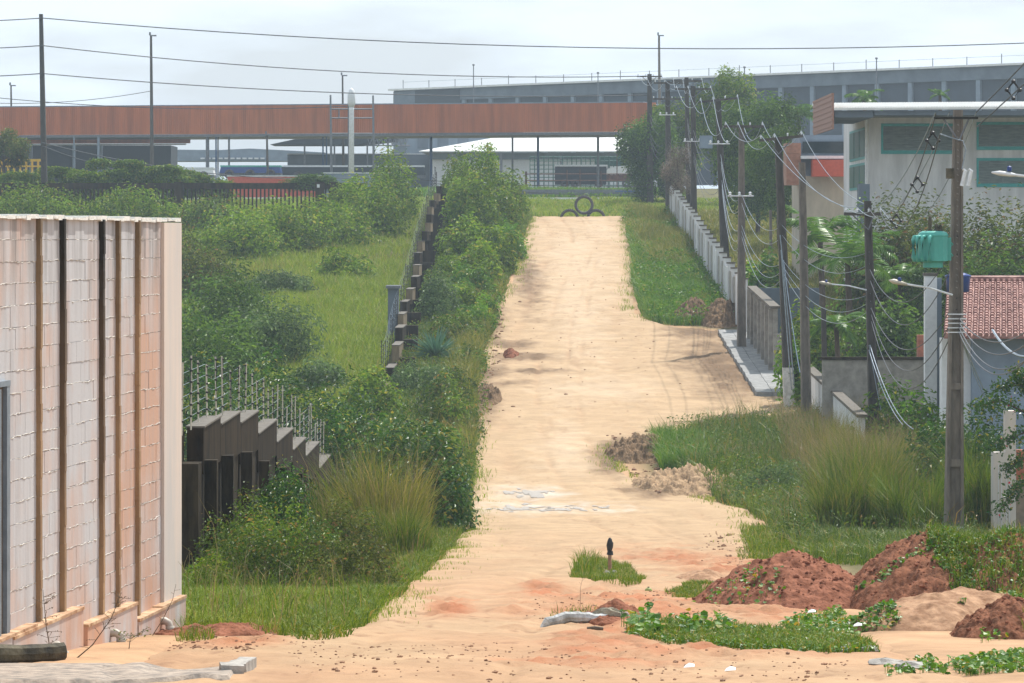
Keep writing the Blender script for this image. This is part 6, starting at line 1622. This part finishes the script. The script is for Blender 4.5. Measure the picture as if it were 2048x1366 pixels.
# loose clods lying on the two big mounds
gm_ = random.Random(15)
def lump(mb, c, r, gr, n=10, m=8, j=.15):
    vs, fs = [], []
    for i in range(m + 1):
        a = math.pi * i / m
        for k in range(n):
            b = 2 * math.pi * k / n; q = 1 + gr.uniform(-j, j)
            vs.append(Vector(c) + Vector((r[0] * math.sin(a) * math.cos(b) * q, r[1] * math.sin(a) * math.sin(b) * q, r[2] * math.cos(a) * q)))
    for i in range(m):
        for k in range(n): fs.append((i * n + k, (i + 1) * n + k, (i + 1) * n + (k + 1) % n, i * n + (k + 1) % n))
    mb.add(vs, fs)
for ob, hh_, n in ((m1, h1, 420), (m2, h2, 480), (m4, h4, 160)):
    fx, fy, fz, q = hh_; k = np.where((q < 1.12) & (fy < np.median(fy) + .6))[0]; k = rng.choice(k, n); mb = MB(ob.location)
    for i in k:
        r = gm_.uniform(.008, .022) * (2.0 if gm_.random() < .12 else 1); lump(mb, (fx[i], fy[i], fz[i] + r * .3), (r * gm_.uniform(.8, 1.5), r, r * .75), gm_, 6, 4, .3)
    c_ob = mb.build('clods', redE, ob); c_ob['kind'] = 'stuff'
# creeping plants with round leaves over mounds and sand
def round_leaves(X, Y, Z, size, hstem):
    n = len(X); H = hstem * rng.uniform(.05, 1.15, n)
    k = 6; Nn = unit(rng.normal(size=(n, 3)) * .45 + np.array([0, 0, 1.0])); a = unit(np.cross(Nn, rng.normal(size=(n, 3)))); b = np.cross(Nn, a)
    s = size * rng.uniform(.6, 1.3, n); C = np.stack([X, Y, Z + H], 1)
    V = np.empty((n, k + 4, 3))
    for j in range(k):
        t = 2 * math.pi * j / k; V[:, j] = C + (a * math.cos(t) + b * math.sin(t)) * s[:, None] * .5 + Nn * (s * .1)[:, None] * (1 if j % 3 else -.6)
    th = rng.uniform(0, 6.28, n); w_ = .003
    for j, (dx, top) in enumerate(((-w_, 0), (w_, 0), (w_, 1), (-w_, 1))):
        V[:, k + j] = np.stack([X + dx * np.cos(th), Y + dx * np.sin(th), Z + H * top - (.03 if not top else .0)], 1)
    i = np.arange(n)[:, None] * (k + 4)
    F_ = np.concatenate([i + np.arange(k)[None, :], i + np.array([[k, k + 1, k + 2, k + 3]])], 1)
    return V.reshape(-1, 3), F_.ravel(), np.tile([k, 4], n)
def on_mound(h, n, cond):
    fx, fy, fz, q = h
    k = np.where(cond(fx, fy, fz, q))[0]
    k = rng.choice(k, n); j = rng.normal(0, .015, (2, n))
    return fx[k] + j[0], fy[k] + j[1], fz[k]
parts, gparts = [], []
def patch_(P, n, size, st, thr=None, s=5):
    X, Y = scatter(P, n)
    if thr is not None:
        k = fbm(X * 1.3, Y * .9, s, 4) > thr; X, Y = X[k], Y[k]
    return X, Y, surf_np(X, Y), size, st
def addp(t): parts.append(round_leaves(*t))
STRIP = [(1270, 1268), (1330, 1252), (1480, 1262), (1640, 1272), (1720, 1285), (1760, 1310), (1660, 1318), (1500, 1306), (1380, 1294), (1290, 1285)]
addp(patch_(STRIP, 5200, .04, .055))
X, Y, Z, s_, h_ = patch_(STRIP, 7000, .05, .1); gparts.append(blades(X, Y, .10, .010, .9, Z=Z))
addp(patch_([(1240, 1262), (1300, 1250), (1330, 1280), (1270, 1285)], 160, .075, .17))
addp(patch_([(1340, 1262), (1440, 1250), (1480, 1275), (1380, 1285)], 160, .07, .16))
for lo, hi, n in ((.0, .95, 2600),):
    X, Y, Z = on_mound(h2, 5200, lambda x, y, z, q: (q < 1.0) & (x - (y - 50.5) * .10 > gx(1868, 50.5) + .9 * fbm(x * 2, y * 1.4, 8, 3)) & (y < 52.5)); parts.append(round_leaves(X, Y, Z, .042, .06))
    gparts.append(blades(X, Y, .14, .010, .9, Z=Z))
X, Y, Z = on_mound(hb, 4200, lambda x, y, z, q: (q < 1.1) & (y < 51.5) & (fbm(x * 1.5, y * 1.2, 38, 3) > -.3)); parts.append(round_leaves(X, Y, Z, .042, .08)); gparts.append(blades(X, Y, .16, .010, .9, Z=Z))
X, Y, Z = on_mound(h2, 700, lambda x, y, z, q: (q < .9) & (y < 51) & (fbm(x * 2, y * 2, 18, 3) > .05)); parts.append(round_leaves(X, Y, Z, .05, .05))
X, Y, Z = on_mound(h3, 700, lambda x, y, z, q: (q < 1.0) & (fbm(x * 2, y * 2, 28, 3) > .08)); parts.append(round_leaves(X, Y, Z, .05, .05))
X, Y, Z = on_mound(h1, 120, lambda x, y, z, q: (q > .5) & (q < 1.05) & (y < 51.5) & (x < gx(1560, 51))); parts.append(round_leaves(X, Y, Z, .06, .1))
addp(patch_([(1890, 1330), (2060, 1308), (2060, 1345), (1930, 1350)], 700, .05, .07)); addp(patch_([(1740, 1345), (1860, 1322), (1900, 1350), (1780, 1362)], 420, .05, .07, .0))
addp(patch_([(1560, 1255), (1680, 1220), (1720, 1280), (1620, 1290)], 900, .05, .07)); addp(patch_([(1940, 1230), (2060, 1170), (2060, 1270), (1960, 1290)], 900, .05, .1))
addp(patch_([(1780, 1130), (2060, 1100), (2060, 1190), (1800, 1210)], 3400, .05, .12))
tag(blade_obj('creeper_plants', parts, LF['creeper']), 'round leaved creeping plants over the earth mounds and sand edge', None, None, 'stuff')
# grass on the little island with the stake, and tufts by the fallen board
ISL = [(1140, 1158), (1150, 1135), (1200, 1122), (1255, 1135), (1292, 1160), (1280, 1175), (1210, 1174)]
X, Y, Z, *_ = patch_(ISL, 6500, 0, 0); gparts.append(blades(X, Y, .09, .010, .8, Z=Z))
X, Y, Z, *_ = patch_([(1145, 1150), (1160, 1128), (1200, 1126), (1180, 1160)], 500, 0, 0); gparts.append(blades(X, Y, .26, .010, .5, Z=Z))
X, Y, Z, *_ = patch_([(1330, 1190), (1380, 1172), (1490, 1165), (1510, 1175), (1440, 1190), (1370, 1200)], 5000, 0, 0); gparts.append(blades(X, Y, .07, .010, .8, Z=Z))
X, Y, Z, *_ = patch_([(1100, 1242), (1180, 1234), (1200, 1244), (1110, 1250)], 120, 0, 0); gparts.append(blades(X, Y, .14, .008, .4, Z=Z))
X, Y, Z, *_ = patch_([(350, 1285), (375, 1262), (420, 1262), (430, 1285)], 300, 0, 0); gparts.append(blades(X, Y, .10, .009, .8, Z=Z))
X, Y, Z, *_ = patch_([(1470, 1100), (1560, 1095), (1570, 1120), (1480, 1125)], 900, 0, 0, .05); gparts.append(blades(X, Y, .10, .012, .8, Z=Z))
tag(blade_obj('low_grass', gparts, LF['grass']), 'low grass tufts dotted around stake, stones and creeping plants', None, None, 'stuff')
X, Y = scatter([(2000, 1250), (2060, 1180), (2060, 1290)], 500); tag(blade_obj('yellow_grass', [blades(X, Y, .22, .012, .5, Z=surf_np(X, Y) + .1)], LF['yellow']), 'yellowish grass at the right edge above the dark earth mound', None, None, 'stuff')

# ------------------------------------------------------------------ small things on the sand
def lump(mb, c, r, gr, n=10, m=8, j=.15):
    vs, fs = [], []
    for i in range(m + 1):
        a = math.pi * i / m
        for k in range(n):
            b = 2 * math.pi * k / n; q = 1 + gr.uniform(-j, j)
            vs.append(Vector(c) + Vector((r[0] * math.sin(a) * math.cos(b) * q, r[1] * math.sin(a) * math.sin(b) * q, r[2] * math.cos(a) * q)))
    for i in range(m):
        for k in range(n): fs.append((i * n + k, (i + 1) * n + k, (i + 1) * n + (k + 1) % n, i * n + (k + 1) % n))
    mb.add(vs, fs)
gs = random.Random(77)
xs, ds = gp(1220, 1143); zs_ = surf(xs, ds)
st = empty('stake', (xs, ds, zs_), 'wooden stake with black bag tied over its top on the grass island', 'stake')
k = ds / F
mb = MB(); mb.tube([(0, 0, -.15), (-.005, 0, 28 * k), (.004, 0, 45 * k)], [.034, .03, .03], 8); mb.tube([(-.002, 0, 18 * k), (-.002, 0, 19 * k)], .036, 8); mb.build('post', pm('pale_stake_wood', (.34, .2, .12), var=.3, scale=6), st)
mb = MB(); lump(mb, (0, 0, 55 * k), (.055, .05, .125), gs, 12, 10, .12); mb.tube([(0, 0, 36 * k), (.004, 0, 44 * k)], [.058, .045], 9); mb.build('bag', M['blackp'], st)
for px, py, r, lab in ((1213, 1150, (.055, .05, .05), 'dark broken stone block left at the foot of the stake'), (1228, 1150, (.05, .05, .055), 'dark broken stone block right at the foot of the stake'), (1188, 1167, (.045, .04, .035), 'dark round pebble at the front of the grass island')):
    x, y = gp(px, py); z = surf(x, y); mb = MB((x, y, z)); lump(mb, (x, y, z + r[2] * .6), r, gs, 8, 6, .22); tag(mb.build('stone', M['stone'] if r[2] > .04 else M['curb']), lab, 'stone')
x, y = gp(1245, 1161); z = surf(x, y); mb = MB((x, y, z)); mb.box((x, y, z + .03), (.30, .10, .05), rz=.1, ry=.03); mb.box((x - .13, y + .02, z + .02), (.16, .12, .05), rz=-.2); tag(mb.build('broken_slab', M['conc']), 'flat broken concrete slab in the grass before the stake', 'slab')
x, y = gp(1297, 1187); z = surf(x, y); cc = empty('coconut', (x, y, z + .012), 'round green fallen coconut on the red sand', 'coconut')
mb = MB(); mb.lathe((0, 0, -.005), [(.005, 0), (.035, .008), (.052, .035), (.055, .06), (.048, .088), (.028, .108), (.004, .114)], 16); mb.build('husk', pm('green_husk', (.26, .30, .08), var=.3, scale=6, rough=.55), cc, smooth=True)
mb = MB(); mb.lathe((.0, 0, .108), [(.016, 0), (.012, .012)], 8); mb.build('stem_end', M['bark'], cc)
A = Vector((*gp(1085, 1251), 0)); B = Vector((*gp(1255, 1249), 0)); A.z, B.z = surf(A.x, A.y) + .035, surf(B.x, B.y) + .085
cp_ = empty('concrete_pole_piece', A.lerp(B, .5), 'broken grey concrete pole piece lying half buried in the sand', 'concrete piece')
pts = [A.lerp(B, t) + Vector((0, 0, .05 * math.sin(math.pi * min(1, t * 1.6)) + gs.uniform(-.008, .008) - (.06 if t == 0 else 0))) for t in np.linspace(0, 1, 16)]
mb = MB(cp_.location); mb.tube(pts, [.04] + [.062 + gs.uniform(-.006, .008) for _ in range(14)] + [.05], 9); mb.build('shaft', pm('chipped_concrete', (.36, .36, .34), var=.35, scale=7, bump=.6, c2=(.66, .68, .68)), cp_)
mb = MB(cp_.location); lump(mb, pts[12] + Vector((0, 0, .02)), (.2, .075, .085), gs, 12, 8, .2); mb.build('crumbled_end', pm('crumbled_concrete', (.3, .27, .2), var=.4, scale=14, bump=.8), cp_)
x, y = gp(1190, 1272); z = surf(x, y); mb = MB((x, y, z)); mb.tube([(x - .085, y, z + .02), (x, y, z + .024), (x + .085, y + .01, z + .018)], [.022, .026, .02], 8); tag(mb.build('wood_stub', M['wood']), 'short weathered wood stub in front of the broken pole piece', 'wood')
A, B = gp(1418, 1167), gp(1508, 1166); mb = MB((A[0], A[1], surf(*A))); mb.hexa([(A[0], A[1] - .1, surf(*A) - .02), (B[0], B[1] - .1, surf(*B) - .02), (B[0], B[1] + .15, surf(*B) - .02), (A[0], A[1] + .15, surf(*A) - .02)], [(A[0] + .02, A[1] - .1, surf(*A) + .05), (B[0] - .02, B[1] - .1, surf(*B) + .045), (B[0] - .04, B[1] + .15, surf(*B) + .05), (A[0] + .05, A[1] + .15, surf(*A) + .055)]); tag(mb.build('board', M['stone']), 'grey weathered board lying at the back foot of the left mound', 'board')
for px, py, lab in ((1398, 1203, 'white paper scrap on the red sand left of the mound'), (1378, 1336, 'white litter scrap at the lower sand edge'), (1623, 1246, 'white plastic cup lying in the green between the mounds'), (1715, 1268, 'pale bottle shard in the creeper below the large mound'), (1460, 1340, 'pale litter scrap near the bottom edge, right of centre')):
    x, y = gp(px, py); z = surf(x, y) + (.09 if py in (1246, 1268) else .0); mb = MB((x, y, z)); mb.add([(x - .05, y - .03, z + .01), (x + .045, y - .04, z + .02), (x + .05, y + .04, z + .035), (x - .03, y + .05, z + .025), (x, y, z + .05)], [(0, 1, 4), (1, 2, 4), (2, 3, 4), (3, 0, 4), (3, 2, 1, 0)]); tag(mb.build('litter', M['paper']), lab, 'litter')
# broken stones and clods at the lower right, pebbles and clods on the sand
for i, (px, py, s, lab) in enumerate(((1770, 1335, .16, 'flat pale stone slab at the edge of the lower sand'), (1830, 1345, .18, 'broad flat stone right of the pale slab'), (1740, 1310, .09, 'small pale stone below the creeper strip'), (1690, 1312, .07, 'small white stone at the end of the creeper strip'))):
    x, y = gp(px, py); z = surf(x, y); mb = MB((x, y, z)); lump(mb, (x, y, z + .012), (s, s * .7, .045), gs, 10, 6, .15); tag(mb.build('stone', M['stone']), lab, 'stone')
cl_ = MB((0, 45, T(0, 45)))
def clods(P, n, r0, r1):
    X, Y = scatter(P, n)
    for x, y in zip(X, Y):
        r = gs.uniform(r0, r1) * (1 if gs.random() < .85 else 1.8); lump(cl_, (x, y, surf(x, y) + r * .25), (r * gs.uniform(.8, 1.6), r, r * .6), gs, 5, 3, .3)
clods([(560, 1290), (1100, 1290), (1700, 1330), (1750, 1366), (600, 1366)], 420, .005, .014)
clods([(1080, 1190), (1420, 1180), (1450, 1240), (1280, 1260), (1050, 1240)], 340, .006, .018)
clods([(350, 1270), (560, 1280), (500, 1310), (330, 1300)], 160, .006, .018)
clods([(1400, 1060), (1540, 1080), (1560, 1140), (1400, 1130)], 160, .01, .03)
clods([(950, 600), (1010, 600), (990, 830), (945, 830)], 160, .03, .07)
clods([(1210, 870), (1330, 860), (1420, 990), (1300, 990)], 160, .02, .06)
clods([(1000, 480), (1250, 480), (1400, 780), (960, 860)], 90, .02, .045)
tag(cl_.build('sand_clods', pm('dry_clod', (.26, .14, .08), var=.4, scale=9, bump=.3)), 'small clods and crumbs of soil scattered over the sand', None, None, 'stuff')

# thin dry weeds against the block wall, and the tall stalk on the sand
def weed(name, label, pts, r, leaves, ls, lm, seed):
    mb = MB(pts[0]); n = len(pts)
    fine = []
    for i in range(n - 1):
        for q in range(5): fine.append(Vector(pts[i]).lerp(Vector(pts[i + 1]), q / 5))
    fine.append(Vector(pts[-1]))
    rt = empty(name, pts[0], label, 'weed')
    mb.tube(fine, [r * (1 - .7 * i / len(fine)) for i in range(len(fine))], 5)
    gr = random.Random(seed); tips = []
    for i in range(leaves):
        b = fine[int(gr.uniform(.25, 1) * (len(fine) - 1))]; t = b + Vector((gr.uniform(-.12, .16), gr.uniform(-.1, .1), gr.uniform(-.01, .09))) * (ls / .04); mb.tube([b, t], r * .3, 4, caps=False); tips += [b.lerp(t, q) for q in (.5, .75, 1)]
    mb.build('stem', M['twig'], rt)
    P = np.array([tuple(t - Vector(pts[0])) for t in tips]); link('leaves', leaf_mesh('leaves', leaf_arrays(P, rng.normal(size=P.shape), ls * .6, .5), lm), rt)
d = 36.6; z0 = surf(-4.4, d)
weed('dry_weed', 'dark dry weed stalk in front of the first stained pilaster', [(gx(103, d), d, z0), (gx(92, d), d, gz(1250, d)), (gx(86, d), d, gz(1180, d))], .006, 26, .035, LF['dry'], 1)
weed('dry_weed', 'slanting dark twig weed leaning across the stepped base of the block wall', [(gx(150, d), d, surf(gx(150, d), d) - .02), (gx(185, d), d, gz(1290, d)), (gx(222, d), d, gz(1238, d)), (gx(243, d), d, gz(1185, d))], .007, 22, .03, LF['dry'], 2)
weed('weed', 'small green weed sprouting at the wall base between the drain pipes', [(gx(258, 38.6), 38.6, surf(-3.7, 38.6)), (gx(262, 38.6), 38.6, gz(1265, 38.6))], .005, 16, .05, LF['weed'], 3)
weed('dry_weed', 'thin bare vine twig crossing the end pillar base', [(gx(305, 42), 42, surf(-3.7, 42)), (gx(325, 42), 42, gz(1240, 42)), (gx(345, 42), 42, gz(1200, 42)), (gx(352, 42), 42, gz(1168, 42))], .005, 6, .02, LF['dry'], 4)
x, y = gp(1160, 1236); z = surf(x, y)
weed('grass_stalk', 'single tall thin grass stalk standing on the sand before the island', [(x, y, z), (x + .005, y, z + 60 * y / F), (x + .05, y, z + 92 * y / F)], .003, 5, .02, LF['straw'], 5)
weed('grass_stalk', 'thin seed stalk behind the grass island left of the stake', [(gp(1165, 1135)[0], gp(1165, 1135)[1], surf(*gp(1165, 1135))), (gx(1166, 72), 72, gz(1100, 72))], .004, 4, .025, LF['straw'], 6)

# ------------------------------------------------------------------ haze
hz = bpy.data.materials.new('humid_air'); hz.use_nodes = True
t = hz.node_tree; t.nodes.remove(t.nodes['Principled BSDF'])
pv_ = t.nodes.new('ShaderNodeVolumePrincipled')
pv_.inputs['Color'].default_value = (0.74, 0.88, 1.0, 1); pv_.inputs['Density'].default_value = 0.0004; pv_.inputs['Anisotropy'].default_value = 0.1
t.links.new(pv_.outputs['Volume'], t.nodes['Material Output'].inputs['Volume'])
mb = MB((0, 600, 0)); mb.bx(-950, 950, -65, 3050, -12, 24); tag(mb.build('haze', hz), 'pale humid air over the whole place', None, None, 'stuff')
